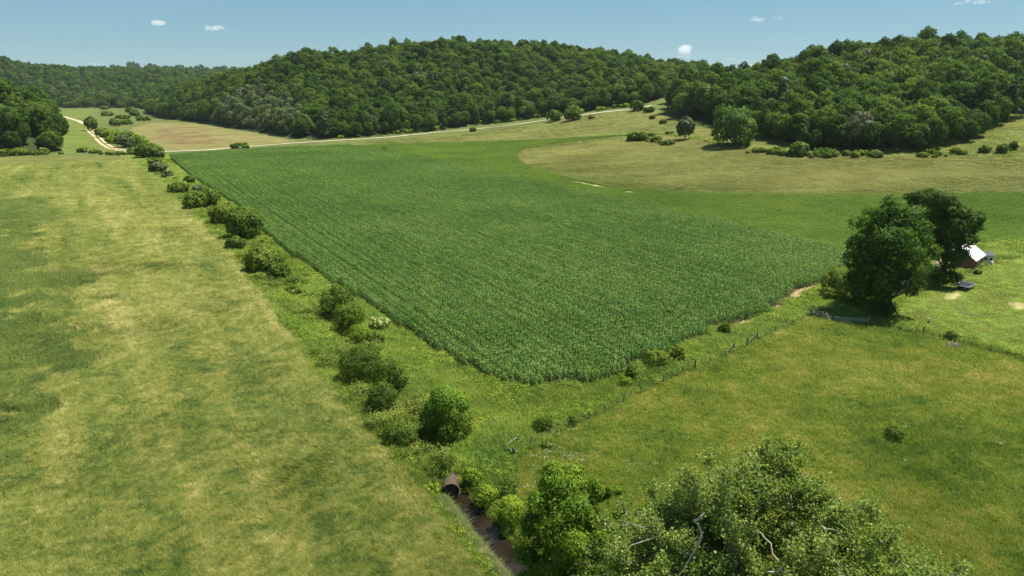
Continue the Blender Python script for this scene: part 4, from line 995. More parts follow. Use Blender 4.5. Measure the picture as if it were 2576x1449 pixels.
def barn():
    A = P1(2445, 684); Bp = P1(2469, 667); Bp.z = A.z = min(A.z, Bp.z)
    e = (Bp - A).normalized(); n = Vector((e.y, -e.x, 0))                     # n points out of the long wall
    if n.dot(-A) < 0: n = -n
    L, Wd, hw, hr = 8.0, 6.2, 2.7, 5.0
    p1 = Bp; p0 = Bp - e * L; q1 = p1 - n * Wd; q0 = p0 - n * Wd
    t = empty('barn', (p0 + q1) / 2, 'brown board barn with bright white metal roof half hidden by the tree', 'barn')
    w_ = MB()
    for a, b in ((p0, p1), (p1, q1), (q1, q0), (q0, p0)):
        slab(w_, a, b, b + UP * hw, a + UP * hw, .1)
    for a, b in ((p0, q0), (p1, q1)):
        m = (a + b) / 2; o = e * .05
        w_.add([a + UP * hw - o, b + UP * hw - o, m + UP * hr - o, a + UP * hw + o, b + UP * hw + o, m + UP * hr + o], [(0, 2, 1), (3, 4, 5), (0, 1, 4, 3), (1, 2, 5, 4), (2, 0, 3, 5)])
    w_.build('wall', M_BARNWOOD, t)
    r = MB(); rd0 = (p0 + q0) / 2 + UP * hr - e * .4; rd1 = (p1 + q1) / 2 + UP * hr + e * .4
    for s_, pa, pb in ((1, p0, p1), (-1, q0, q1)):
        ea = pa + n * s_ * .45 - e * .4 + UP * (hw - .3); eb = pb + n * s_ * .45 + e * .4 + UP * (hw - .3)
        if s_ > 0: slab(r, ea, eb, rd1, rd0, .08)
        else: slab(r, eb, ea, rd0, rd1, .08)
        d = (rd0 - ea)
        for k in range(1, 24):                                                 # raised seams of the sheets
            b0 = ea.lerp(eb, k / 24); r.beam(b0 + UP * .1, b0 + d + UP * .1, .06, .05)
    r.build('roof', M_ROOF, t)
    dr = MB(); c = A + e * 1.6 + n * .13; dr.box(c + UP * 1.0, e * .5, n * .03, UP * 1.0); dr.build('door', solid('dark_red_door', (.07, .025, .022), (.12, .045, .04), 4), t)
    wn = MB(); c = A + e * 4.6 + n * .13 + UP * 1.75; wn.box(c, e * .5, n * .03, UP * .5); wo = wn.build('window', M_GLASS, t)
    f = MB()
    for k in (-1, 1):
        f.box(c + e * .56 * k + n * .02, e * .06, n * .04, UP * .62); f.box(c + UP * .56 * k + n * .02, e * .5, n * .04, UP * .06)
    link('frame', f.mesh('frame', M_WHITE, t.location), wo)
    s = MB(); s.box(A + e * 1.6 + n * .6 + UP * .08, e * .8, n * .45, UP * .1)
    o = empty('step_stone', A + e * 1.6 + n * .6, 'pale stone step lying before the barn door', 'stone'); s.build('slab', M_STONE, o)
    # lean-to wing at the near end
    a = P1(2345, 700); b = P1(2372, 704); a.z = b.z; e_b = e; e = (b - a).normalized(); n = Vector((e.y, -e.x, 0)); t2 = empty('open_shed', a, 'small grey shed with dull reddish roof and dark open front', 'shed')
    w2 = MB(); dpt = 3.4; hh = 2.5
    for q0_, q1_ in ((a - n * dpt, a), (b, b - n * dpt), (b - n * dpt, a - n * dpt)): slab(w2, q0_, q1_, q1_ + UP * hh, q0_ + UP * hh, .08)
    w2.box((a + b) / 2 + UP * 2.05 - n * .02, (b - a) * .47, n * .04, UP * .45)
    w2.build('wall', M_GREYWOOD, t2)
    r2 = MB(); slab(r2, a + n * .5 - e * .3 + UP * 2.5, b + n * .5 + e * .2 + UP * 2.5, b - n * (dpt + .2) + e * .2 + UP * 3.2, a - n * (dpt + .2) - e * .3 + UP * 3.2, .08); r2.build('roof', M_RUSTROOF, t2)
    d2 = MB(); d2.box((a + b) / 2 - n * dpt * .6 + UP * .8, (b - a) * .44, n * .05, UP * .8); d2.build('shade_panel', M_DARK, t2)  # black panel added inside the shed to stand for its deep shade
    # white tub in the shed's mouth
    c = (a + b) / 2 + n * .55 + UP * 1.05; tb = empty('white_tub', c, 'rounded white tub glowing in the sun in front of the grey shed', 'tub')
    m = MB(); ee = e
    prof = [(-.95, .12), (-.8, .3), (-.3, .36), (0, .3), (.3, .36), (.8, .3), (.95, .12)]
    m.tube([c + ee * x for x, _ in prof], [y for _, y in prof], 12); m.build('shell', M_PLASTIC, tb, True)
    lg = MB()
    for k in (-1, 1): lg.beam(c + ee * .6 * k - UP * .2, c + ee * .6 * k - UP * 1.1, .1, .1, (1, 0, 0))
    lg.build('leg', M_GREYWOOD, tb)
barn()

def coop():
    P = P1(2481, 664); dirn = Vector((P.x, P.y, 0)).normalized(); e = Vector((dirn.y, -dirn.x, 0)); e = (e + dirn * .25).normalized(); n = Vector((e.y, -e.x, 0))
    if n.dot(-P) < 0: n = -n
    c = P - n * 1.2; t = empty('chicken_coop', c, 'small white coop with dark roof and square windows beyond the barn', 'coop')
    w_ = MB(); w_.box(c + UP * .95, e * 1.15, n * 1.1, UP * .95); w_.build('wall', M_WHITE, t)
    r = MB(); slab(r, c - e * 1.35 + n * 1.35 + UP * 1.92, c + e * 1.35 + n * 1.35 + UP * 1.92, c + e * 1.35 - n * 1.3 + UP * 2.35, c - e * 1.35 - n * 1.3 + UP * 2.35, .09); r.build('roof', M_SHINGLE, t)
    for k, s in ((-.25, .3), (.8, .2)):
        m = MB(); m.box(c + e * k + n * 1.11 + UP * 1.2, e * s, n * .03, UP * .28); o = m.build('window', M_GLASS, t)
        f = MB()
        for q in (-1, 1): f.box(c + e * (k + (s + .04) * q) + n * 1.12 + UP * 1.2, e * .04, n * .04, UP * .34)
        link('frame', f.mesh('frame', M_GREYWOOD, t.location), o)
    m = MB(); m.box(c - e * .95 + n * 1.11 + UP * .85, e * .17, n * .03, UP * .8); m.build('door', M_GREYWOOD, t)
    d = c + e * .95 + n * 1.6; t = empty('white_drum', d, 'white plastic drum standing at the corner of the coop', 'drum')
    m = MB(); m.tube([d, d + UP * .1, d + UP * .75, d + UP * .85], [.27, .3, .3, .22], 12); m.build('barrel', M_PLASTIC, t, True)
    m = MB(); m.tube([d + UP * .85, d + UP * .9], [.12, .12], 8); m.build('cap', M_DARK, t)
coop()

def tan_shed():
    A = P1(2240, 756); Bp = P1(2292, 741); Bp.z = A.z; e = (Bp - A).normalized(); n = Vector((e.y, -e.x, 0))
    if n.dot(-A) < 0: n = -n
    t = empty('plywood_shed', A, 'tan plywood shed glimpsed under the big tree', 'shed'); Q = A - e * 1.2; L = (Bp - Q).length
    w_ = MB(); w_.box(Q + e * L / 2 - n * 1.5 + UP * 1.1, e * L / 2, n * 1.5, UP * 1.1); w_.build('wall', M_TAN, t)
    r = MB(); slab(r, Q - e * .2 + n * .3 + UP * 2.22, Q + e * (L + .2) + n * .3 + UP * 2.22, Q + e * (L + .2) - n * 3.2 + UP * 2.7, Q - e * .2 - n * 3.2 + UP * 2.7, .08); r.build('roof', M_SHINGLE, t)
    p = MB(); p.box(Q + e * L * .8 + n * .04 + UP * 1.1, e * .12, n * .05, UP * 1.1); p.build('post', solid('rust_brown_post', (.2, .09, .05), (.3, .14, .08)), t)
tan_shed()

def trampoline():
    q = [P1(2400, 716.5, .9), P1(2419.5, 707.5, .9), P1(2455.5, 714, .9), P1(2436, 724, .9)]
    z = sum(p.z for p in q) / 4; q = [Vector((p.x, p.y, z)) for p in q]; c = sum(q, Vector()) / 4
    t = empty('trampoline', (c.x, c.y, z - .9), 'rectangular black trampoline with grey pads on thin legs on the lawn', 'trampoline')
    m = MB(); i = [c.lerp(p, .84) for p in q]; slab(m, i[0], i[1], i[2], i[3], .02); m.build('mat', M_TRAMP, t)
    m = MB()
    for k in range(4):
        a, b = q[k], q[(k + 1) % 4]; m.add([a, b, i[(k + 1) % 4], i[k]] + [p + UP * .06 for p in (a, b, i[(k + 1) % 4], i[k])], [(0, 3, 2, 1), (4, 5, 6, 7), (0, 1, 5, 4), (1, 2, 6, 5), (2, 3, 7, 6), (3, 0, 4, 7)])
    m.build('pad', M_PAD, t)
    for k in range(4):
        a, b = q[k], q[(k + 1) % 4]
        for f in (.2, .8):
            p = a.lerp(b, f); m = MB(); m.tube([p, p - UP * .92], .045, 6); m.build('leg', M_STEEL, t)
    m = MB(); a = q[2].lerp(c, .2) - UP * .5; b = q[3].lerp(c, .2) - UP * .8; m.tube([a, a.lerp(b, .5) - UP * .22, b], .03, 6); m.build('brace', M_STEEL, t)
trampoline()

def fence_line(name, label, posts, hts, mat, wires, group=None, rad=.06, cat='fence', lean=.06):
    rg = np.random.default_rng(len(name) + len(posts)); pts = [P1(u, v) for u, v in posts]
    t = empty(name, pts[0], label, cat, group); tops = []
    for p, h, in zip(pts, hts):
        r = rad if h < 1.45 else rad * 1.9
        d = Vector((rg.normal() * lean, rg.normal() * lean, 1)).normalized()
        m = MB(); m.tube([p - UP * .2, p + d * h * .6, p + d * h], [r, r * .95, r * .85], 7); m.build('post', mat, t); tops.append((p, d * h))
    for k in range(wires):
        f = .3 + .62 * k / max(1, wires - 1); m = MB()
        for (p, d), (p2, d2) in zip(tops[:-1], tops[1:]):
            a, b = p + d * f, p2 + d2 * f; m.tube([a, a.lerp(b, .5) - UP * .05, b], .006, 4, False)
        m.build('wire', M_WIRE, t)
    return t, tops
M_WIRE = solid('dull_wire', (.06, .058, .055), (.13, .125, .12), 4, .8, .2)
M_POST = solid('weathered_posts', (.07, .058, .048), (.16, .135, .11), 8, .9, .1, 0, (1, 1, .3), .3)
pf = [(1290, 1155), (1335, 1120), (1385, 1098), (1430, 1078), (1480, 1056), (1522, 1036), (1568, 1012), (1612, 990), (1640, 978), (1668, 966), (1690, 954), (1717, 938), (1747, 930), (1765, 922), (1784, 914), (1813, 902), (1824, 899), (1846, 884), (1877, 874), (1904, 858), (1950, 838), (1995, 818), (2040, 798)]
hh = [1.5, 1.1, 1.1, 1.15, 1.2, 1.2, 1.2, 1.25, 1.2, 1.4, 1.3, 1.2, 1.75, 1.2, 1.2, 1.2, 1.3, 1.6, 1.7, 1.7, 1.2, 1.2, 1.5]
ft, tops = fence_line('wire_fence', 'old wire fence of leaning posts between the corn margin and the pasture', pf, hh, M_POST, 4)
for i, j in ((16, 17), (18, 19)):
    m = MB(); m.beam(tops[i][0] + tops[i][1] * .3, tops[j][0] + tops[j][1] * .85, .12, .12); m.build('brace', M_POST, ft)
# weathered corner by the culvert: two posts and two slanting rails
A = P1(1270, 1128); B1 = P1(1302, 1113); C1 = P1(1293, 1156)
ct = empty('corner_rails', A, 'weathered wooden corner posts with two slanting rails near the culvert', 'fence')
for p, h in ((A, .5), (B1, 1.0), (C1, 1.35)):
    m = MB(); m.tube([p - UP * .2, p + UP * h], [.11, .10], 8); m.build('post', M_POST if h > 1.2 else M_GREYWOOD, ct)
for p, z in ((B1, .75), (C1, 1.0)):
    m = MB(); m.tube([A + UP * .3, p + UP * z], [.075, .06], 7); m.build('rail', M_GREYWOOD, ct)

def board_fence():
    """grey corral fence: leaning wire panel, boards and struts"""
    D = lambda x, y: P1(2012.4 + x * .16276, 687.6 + y * .16276)
    g0, g1, g2, g3 = D(160, 655), D(470, 745), D(800, 790), D(1050, 790)
    t = empty('corral_fence', g0, 'grey weathered corral fence with wire panel, boards and leaning struts', 'fence')
    for p, h in ((g0, 1.5), (D(250, 670), 1.6), (D(350, 700), 1.3), (g1, 1.0), (D(540, 760), 1.1), (g2, 1.2), (g3, 1.5)):
        m = MB(); m.tube([p - UP * .2, p + UP * h], [.09, .08], 7); m.build('post', M_GREYWOOD, t)
    for h, (a, b) in ((.95, (D(500, 755), g3)), (.62, (D(520, 757), D(1048, 792))), (.28, (D(530, 762), D(820, 800)))):
        m = MB(); m.beam(a + UP * h, b + UP * h, .06, .24); m.build('board', M_GREYWOOD, t)
    m = MB(); a, b = g0, g1                                                       # welded wire panel
    for k in range(22):
        p = a.lerp(b, k / 21); m.tube([p + UP * .05, p + UP * 1.2], .018, 4, False)
    for k in range(8):
        z = .05 + 1.15 * k / 7; m.tube([a + UP * z, b + UP * z], .018, 4, False)
    m.build('wire_panel', M_WIRE, t)
    m = MB(); m.beam(g0 + UP * 1.2, g1 + UP * .9, .07, .14); m.beam(g0 + UP * .75, g1 + UP * .5, .07, .12); m.build('board', M_GREYWOOD, t)
    for a, b in ((D(240, 690), D(330, 680) + UP * 1.1), (D(475, 760), D(395, 720) + UP * 1.35), (D(1160, 800), g3 + UP * 1.3)):
        m = MB(); m.beam(a, b, .1, .1); m.build('strut', M_GREYWOOD, t)
board_fence()
yf = [(2210, 818), (2262, 835), (2303, 840), (2322, 843), (2343, 847), (2372, 858), (2399, 868), (2440, 876), (2490, 885), (2535, 896), (2576, 906), (2630, 918)]
fence_line('wire_fence', 'low wire fence between the mown lawn and the pasture', yf, [1.1, 1.1, 1.1, 1.45, 1.1, 1.2, 1.75, 1.2, 1.2, 1.2, 1.2, 1.2], M_POST, 3)
def brush_pile():
    p = P1(2399, 873); t = empty('brush_pile', p, 'heap of pale broken sticks round a fence post', 'brush pile'); rg = np.random.default_rng(4); m = MB()
    for k in range(70):
        a = rg.uniform(0, 6.28); r = rg.uniform(0, 1.1); c = p + Vector((math.cos(a) * r, math.sin(a) * r, rg.uniform(.05, .75 - .5 * r))); b = rg.uniform(0, 6.28); d = Vector((math.cos(b), math.sin(b), rg.normal() * .4)) * rg.uniform(.25, .6)
        m.tube([c - d, c + d], [.035, .02], 5)
    m.build('sticks', solid('pale_dead_wood', (.22, .18, .14), (.42, .36, .29), 5), t)
brush_pile()
M_YUCCA = leafy('yucca_blades', [(0, (.04, .08, .03)), (1, (.14, .19, .08))], .3, .7, 0, 1, .15, .3, .5)
for (x, y, s, lab) in ((1440, 850, .9, 'pale spiky yucca nearest the corral fence'), (1545, 880, 1.1, 'dark spiky yucca in the middle of the three'), (1670, 910, 1.0, 'spiky yucca nearest the lawn fence post')):
    p = P1(2012.4 + x * .16276, 687.6 + y * .16276); o = empty('yucca', p, lab, 'yucca', 'spiky yuccas at the yard fence'); rg = np.random.default_rng(x); V = []; F = []; cv = []
    for k in range(70):
        a = rg.uniform(0, 6.28); el = rg.uniform(.15, 1.4); L = s * rg.uniform(.6, 1.0)
        d = np.array([math.cos(a) * math.cos(el), math.sin(a) * math.cos(el), math.sin(el)]); sd = np.array([-math.sin(a), math.cos(a), 0]) * .04; b = len(V)
        V += [-sd, sd, d * L * .6 + sd * .8, d * L * .6 - sd * .8, d * L + np.array([0, 0, -.1 * L])]; F += [(b, b + 1, b + 2), (b, b + 2, b + 3), (b + 3, b + 2, b + 4)]; cv += [rg.random()] * 5
    link('leaves', mesh_arrays('leaves', V, np.array(F), M_YUCCA, cv), o)
    st = MB(); st.tube([p - UP * .1, p + UP * .3], [.1, .08], 6); st.build('stem', M_STEM, o)
p = P1(2262, 813); o = empty('flat_stone', p, 'flat pale stone in the grass by the yuccas', 'stone'); m = MB(); m.tube([p - UP * .05, p + UP * .12, p + UP * .18], [1.0, .95, .7], 9); me = m.build('slab', M_STONE, o); me.scale = (1.0, .5, 1)
p = P1(2336, 812); o = empty('marker_post', p, 'short whitish marker post with a dark base on the lawn', 'post'); m = MB(); m.tube([p, p + UP * .75], [.16, .13], 8); m.build('shaft', M_STONE, o); m = MB(); m.tube([p, p + UP * .2], [.2, .19], 8); m.build('collar', M_DARK, o)
a, b = P1(2411, 786), P1(2470, 796); o = empty('fallen_pole', a, 'thin pale pole lying on the lawn', 'pole'); m = MB(); m.tube([a + UP * .1, b + UP * .1], [.07, .05], 6); m.build('shaft', M_GREYWOOD, o)

# ------------------------------------------------------------------ the two big farmyard trees and their undergrowth
M_FARM = leafy('farm_tree_leaves', [(0, (.02, .05, .012)), (.5, (.045, .095, .016)), (1, (.10, .17, .026))], .1, .9, .2, .2, .38, .1, .55, gain=(1.25, 1.3, 1.1))
M_FARM2 = leafy('darker_farm_tree_leaves', [(0, (.018, .042, .012)), (.5, (.036, .075, .016)), (1, (.08, .13, .028))], .1, .9, .2, .2, .35, .1, .5, gain=(1.3, 1.3, 1.1))
def big_tree(u, v, blobs, label, mat, seed, n, leaf, name='broadleaf_tree'):
    """blobs: (u, v, distance offset m, radius in survey units) of the crown's clumps"""
    base = P1(u, v); r0 = math.hypot(base.x, base.y); rg = np.random.default_rng(seed); lb = []
    for bu, bv, off, br in blobs:
        d = rays(bu, bv); rr = r0 + off; k = rr / math.hypot(d[0], d[1]); c = np.array([d[0] * k, d[1] * k, CAM_H + d[2] * k]); rad = br * depth(c) * KD
        sub = max(3, int(br / 9))
        for q in range(sub * 4):
            dv = unit(rg.normal(size=(1, 3)))[0] * rg.uniform(.3, .85); lb.append((*(c + dv * rad * np.array([1, 1.1, .8])), rad * rg.uniform(.32, .5)))
    lb = np.array(lb); lb = lb[lb[:, 2] > base.z + .8]
    o = empty(name, base, label, 'tree')
    link('crown', crown_mesh('crown', rg, lb, n, leaf, mat, .85, .6, .7, 'rhomb', .3, tuple(base), .3, .14), o)
    tm = trunk_mb(rg, lb, base, 3, .42, 16, base.z + (lb[:, 2].max() - base.z) * .75); tm.build('trunk', M_BARK, o)
    return o
big_tree(2232, 792, [(2240, 520, 0, 36), (2195, 560, -1, 44), (2275, 560, 1, 50), (2165, 620, -1, 36), (2235, 610, -3, 60), (2300, 620, 1, 46), (2190, 680, -2, 46), (2260, 680, -3, 56), (2320, 670, 2, 30), (2150, 700, 0, 26), (2215, 740, -3, 28), (2260, 725, -3, 24), (2305, 715, -1, 24), (2297, 735, -2, 17), (2195, 730, -3, 34), (2235, 780, -3, 26), (2170, 660, -2, 40), (2270, 640, -3, 50), (2225, 700, -4, 44), (2240, 560, 4, 50), (2240, 640, 4, 60), (2200, 770, -2, 20)],
         'huge spreading green tree beside the corn, the nearer of the farmyard pair', M_FARM, 21, 36000, .42)
big_tree(2378, 716, [(2300, 500, 1, 26), (2340, 500, 0, 34), (2375, 505, 0, 34), (2400, 530, 0, 32), (2340, 560, -1, 44), (2390, 580, -1, 46), (2440, 560, 0, 34), (2462, 550, 0, 20), (2352, 622, -1, 34), (2400, 640, -2, 36), (2425, 600, -1, 32), (2372, 690, -3, 30), (2395, 700, -3, 22), (2370, 560, 5, 60)],
         'tall dark tree overhanging the white-roofed barn', M_FARM2, 22, 30000, .42)
for (u, v, a, b, m, lab) in [(2098, 752, 70, 78, 'dark', 'leafy dark shrub at the corn edge under the huge tree'), (2150, 772, 84, 80, 'dark', 'shaded thicket beneath the huge farmyard tree'), (2082, 760, 40, 36, 'olive', 'low outer shrub at the pale soil strip under the huge tree'),
    (2195, 800, 60, 46, 'dark', 'shaded shrub at the trunk of the huge farmyard tree'), (2392, 858, 30, 24, 'dark', 'small dark bush beside the stick heap'), (2458, 690, 18, 12, 'olive', 'weeds against the barn wall')]:
    shrub(u, v, a, b, m, lab, 'undergrowth about the farmyard')
t_ = place_tree(5, (118.0, 114.5, float(H(118, 114.5)) - .2), 1.0, .62, 'broadleaf_tree', 'tree just beyond the lawn that throws its shade on the grass', 'tree', None)

# ------------------------------------------------------------------ culvert
def culvert():
    c = Vector(mouth); c.z = -.62
    ax = Vector((creek[1][0] - mouth[0], creek[1][1] - mouth[1] - .2, 0)).normalized()
    ax = Vector((.13, -1, -.03)).normalized(); R = .88
    sd = ax.cross(UP).normalized(); up = sd.cross(ax).normalized()
    t = empty('culvert', c, 'rusty corrugated steel culvert pipe opening over the brown creek', 'culvert')
    V = []; F = []; N = 40; L = 34
    for shell, sgn in ((0, 1), (1, -1)):
        for i in range(L):
            s = -.09 * i; rr = R - .07 * shell + .022 * math.sin(i * 2.1)
            for k in range(N):
                a = 2 * math.pi * k / N; V.append(c + ax * s + (sd * math.cos(a) + up * math.sin(a)) * rr)
    for sh in (0, 1):
        b = sh * N * L
        for i in range(L - 1):
            for k in range(N):
                q = (b + i * N + k, b + i * N + (k + 1) % N, b + (i + 1) * N + (k + 1) % N, b + (i + 1) * N + k)
                F.append(q if sh == 0 else q[::-1])
    for k in range(N): F.append((k, N * L + k, N * L + (k + 1) % N, (k + 1) % N))
    m = MB(); m.v = V; m.f = F
    rust = solid('rusty_steel', (.045, .033, .027), (.125, .09, .072), 2.5, .85, .15, 0, (1, 1, 1), .2)
    m.build('pipe', rust, t, True)
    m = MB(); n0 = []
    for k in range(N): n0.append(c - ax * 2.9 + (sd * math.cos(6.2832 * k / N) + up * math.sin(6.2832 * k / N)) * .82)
    m.add(n0, [tuple(range(N))]); m.build('shade_disc', M_DARK, t)  # black disc stands for the darkness down the pipe
    rim = MB(); pts = [c + (sd * math.cos(6.2832 * k / N) + up * math.sin(6.2832 * k / N)) * (R - .02) for k in range(N + 1)]
    rim.tube(pts, .045, 6, False); rim.build('rim', rust, t, True)
culvert()
# reed-like seed grass overhanging the meadow bank
M_SEED = grassy('seed_head_grass', [(0, (.10, .16, .035)), (.5, (.19, .23, .07)), (1, (.45, .40, .2))], .3, 1, .3, .3, .6, .3, -.1)
def seedtuft(k):
    V, F, cv = blade_patch(np.random.default_rng(700 + k), 70, .3, .7, 1.25, .035, .55, .9, M_SEED, 'seed_tuft'); return mesh_arrays('seed_tuft', V, F, M_SEED, cv)
C_SEED = proto_collection('seed_tuft', [seedtuft(k) for k in range(3)])
rg = np.random.default_rng(12); t = rg.uniform(.5, len(creek) - 1, 300); ti = np.arange(len(creek))
x = np.interp(t, ti, creek[:, 0]); y = np.interp(t, ti, creek[:, 1]); dd = unit(creek[-1:] - creek[:1])[0]
o_ = rg.uniform(1.6, 2.5, 300); x = x + dd[1] * o_; y = y - dd[0] * o_
scatter('bank_seed_grass', np.column_stack([x, y, H(x, y)]), np.column_stack([np.zeros(300), np.zeros(300), rg.normal(math.atan2(dd[0], -dd[1]), .5, 300)]), np.ones((300, 3)) * rg.uniform(.6, 1.05, (300, 1)), rg.integers(0, 3, 300), C_SEED, 'straw-coloured seeding grass bending over the creek water', 'grass')

# ------------------------------------------------------------------ drooping pinnate-leaved tree beside the creek
M_WALNUT = leafy('fresh_pinnate_leaves', [(0, (.045, .11, .014)), (.5, (.085, .17, .02)), (1, (.19, .28, .035))], .1, .8, .3, .35, .42, .1, .5, gain=(1.35, 1.25, 1.1))
def leaf_tree(P, H_, lobes, label, mat, seed, n, leaf, aspect, droop, r0, cat='tree', name='broadleaf_tree'):
    rg = np.random.default_rng(seed); o = empty(name, P, label, cat); lobes = np.array(lobes); L2 = []
    for l in lobes:
        for q in range(7):
            dv = unit(rg.normal(size=(1, 3)))[0] * rg.uniform(.35, .85) * l[3]; L2.append((*(l[:3] + dv), l[3] * rg.uniform(.3, .5)))
    L2 = np.array(L2)
    link('crown', crown_mesh('crown', rg, L2, n, leaf, mat, .75, .5, aspect, 'rhomb', droop, None, .6, .3, .55), o)
    tm = trunk_mb(rg, L2, (0, 0, 0), 2, r0, 14, H_ * .8); link('trunk', tm.mesh('trunk', M_BARK), o)
    return o
def lobes_px(P, spec):
    r0 = math.hypot(P.x, P.y); out = []
    for u, v, off, br in spec:
        d = rays(u, v); k = (r0 + off) / math.hypot(d[0], d[1]); c = np.array([d[0] * k, d[1] * k, CAM_H + d[2] * k])
        out.append((*(c - np.array(P)), br * depth(c) * KD))
    return out
PW = P1(1425, 1560)
leaf_tree(PW, 11, lobes_px(PW, [(1400, 1200, 1, 40), (1455, 1205, 1, 36), (1370, 1265, 0, 48), (1440, 1270, -1, 60), (1500, 1245, 1, 34), (1540, 1235, 1, 22), (1345, 1340, 0, 48), (1420, 1350, -2, 66), (1490, 1320, 0, 50), (1340, 1420, -1, 44), (1410, 1430, -2, 64), (1480, 1410, -1, 50), (1330, 1490, -1, 50), (1420, 1510, -2, 60)]),
          'fresh green tree with drooping leaves beside the creek', M_WALNUT, 31, 30000, .30, .38, .55, .2)

shrub(1600, 1530, 150, 215, 'mid2', 'slender pale sapling between the drooping tree and the cottonwood', None, 'small_tree', 'tree', 0, None, 1, .3, .3, .2, .55, .85, (.25, .38))
shrub(1535, 1500, 90, 190, 'mid2', 'thin sapling pressed against the drooping tree', None, 'small_tree', 'tree', 0, None, 1, .3, .3, .22, .7, .85, (.25, .38))

# ------------------------------------------------------------------ the big cottonwood: limbs, twigs, small fluttering leaves, dead snags
M_COTTON = leafy('cottonwood_leaves', [(0, (.06, .115, .02)), (.5, (.14, .215, .042)), (.9, (.22, .305, .06)), (1, (.38, .44, .16))], .1, .8, .3, .3, .48, .1, .5, gain=(1.22, 1.15, 1.3))
M_PALEBARK = solid('pale_cottonwood_bark', (.16, .145, .12), (.36, .33, .28), 3, .9, .1, 0, (1, 1, .3))
M_SNAG = solid('bleached_dead_wood', (.34, .27, .19), (.58, .50, .40), 3, .9, .1, 0, (1, 1, .3))
def cottonwood():
    P = P1(1915, 1690); rg = np.random.default_rng(77)
    t = empty('cottonwood_tree', P, 'large open-crowned cottonwood with pale branches and dead snags at the picture bottom', 'tree')
    limbs = MB(); twigs = []
    def path(a, b, sag, k=5, wob=.12):
        a, b = np.array(a), np.array(b); L = np.linalg.norm(b - a); pts = []
        for i in range(k):
            f = i / (k - 1); q = a + (b - a) * f + np.array([0, 0, sag * L * math.sin(math.pi * f)])
            if 0 < i < k - 1: q = q + rg.normal(size=3) * wob * L / k
            pts.append(q)
        return pts
    outline = np.array([(1430, 1470), (1470, 1380), (1540, 1290), (1640, 1255), (1700, 1215), (1780, 1165), (1850, 1160), (1900, 1130), (1955, 1100), (2010, 1125), (2045, 1185), (2080, 1245), (2165, 1275), (2205, 1330), (2225, 1380), (2320, 1410), (2390, 1450), (2440, 1520), (2300, 1620), (1500, 1620)], float)
    cu = rg.uniform(1460, 2450, 3000); cv_ = rg.uniform(1090, 1620, 3000); ok = pip(cu, cv_, outline) & (fbm(cu / 70, cv_ / 70, 6, 3) > .34)
    tips = []
    for u, v in zip(cu[ok], cv_[ok]):
        if all((u - q[0]) ** 2 + (v - q[1]) ** 2 > 27 ** 2 for q in tips): tips.append((u, v - 2, np.interp(v, [1100, 1550], [4.5, -3.5]) + rg.normal() * 1.6, .62))
    print('cottonwood tips', len(tips))
    r0 = math.hypot(P.x, P.y); fork = np.array([0, 0, 5.5]); trunk = [np.array([0, 0, -.4]), np.array([.1, .2, 2.5]), fork]
    limbs.tube([Vector(p) + P for p in trunk], [.62, .5, .42], 10)
    hubs = []
    for a in range(7):
        an = a * .9; hubs.append(np.array([math.cos(an) * 3.2, math.sin(an) * 3.2, 8.5 + rg.normal() * .8]))
    for h_ in hubs: limbs.tube([Vector(p) + P for p in path(fork, h_, .05)], [.3, .26, .23, .2, .17], 7)
    leafC = []; leafN = []
    for u, v, off, w_ in tips:
        d = rays(u, v); k = (r0 + off) / math.hypot(d[0], d[1]); T = np.array([d[0] * k, d[1] * k, CAM_H + d[2] * k]) - np.array(P)
        hb = min(hubs, key=lambda q: np.linalg.norm((q - T)[:2]) + .3 * abs(q[2] - T[2])); pts = path(hb, T, .08, 6, .2)
        limbs.tube([Vector(p) + P for p in pts], [.085, .07, .055, .042, .03, .018], 5)
        for j in range(5):
            s = pts[rg.integers(2, 6)]; dv = unit((T - hb)[None])[0] * .5 + rg.normal(size=3) * .75 + np.array([0, 0, .35]); e = s + unit(dv[None])[0] * rg.uniform(.8, 1.8) * w_
            tw = path(s, e, .05, 4, .25); limbs.tube([Vector(p) + P for p in tw], [.04, .03, .022, .01], 4, False)
            for m_ in range(5):
                b0 = tw[rg.integers(1, 4)]; ev = b0 + unit(rg.normal(size=(1, 3)) + np.array([0, 0, .3]))[0] * rg.uniform(.4, .9); limbs.tube([Vector(b0) + P, Vector(ev) + P], [.016, .007], 3, False)
                nl = 32; f = rg.random((nl, 1)) ** .7
                leafC.append(b0 + (ev - b0) * f + rg.normal(size=(nl, 3)) * .24); leafN.append(rg.normal(size=(nl, 3)) + np.array([.1, .2, .75]))
    C = np.concatenate(leafC); Nn = np.concatenate(leafN); print('cottonwood leaves', len(C))
    V, F, cv = cards(rg, C, Nn, .17, .9, 'rhomb', .12); link('leaves', mesh_arrays('leaves', V, F, M_COTTON, cv), t)
    limbs.build('limbs', M_PALEBARK, t, True)
    def at(u, v, off):
        d = rays(u, v); k = (r0 + off) / math.hypot(d[0], d[1]); return Vector((d[0] * k, d[1] * k, CAM_H + d[2] * k))
    def snag(pts, rad):
        P2 = []; R2 = []
        for i in range(len(pts) - 1):
            for f in (0, .33, .66): P2.append(pts[i].lerp(pts[i + 1], f) + Vector(rg.normal(size=3)) * .06); R2.append((rad[i] * (1 - f) + rad[i + 1] * f) * rg.uniform(.35, .58))
        P2.append(pts[-1]); R2.append(rad[-1] * .5); return P2, R2
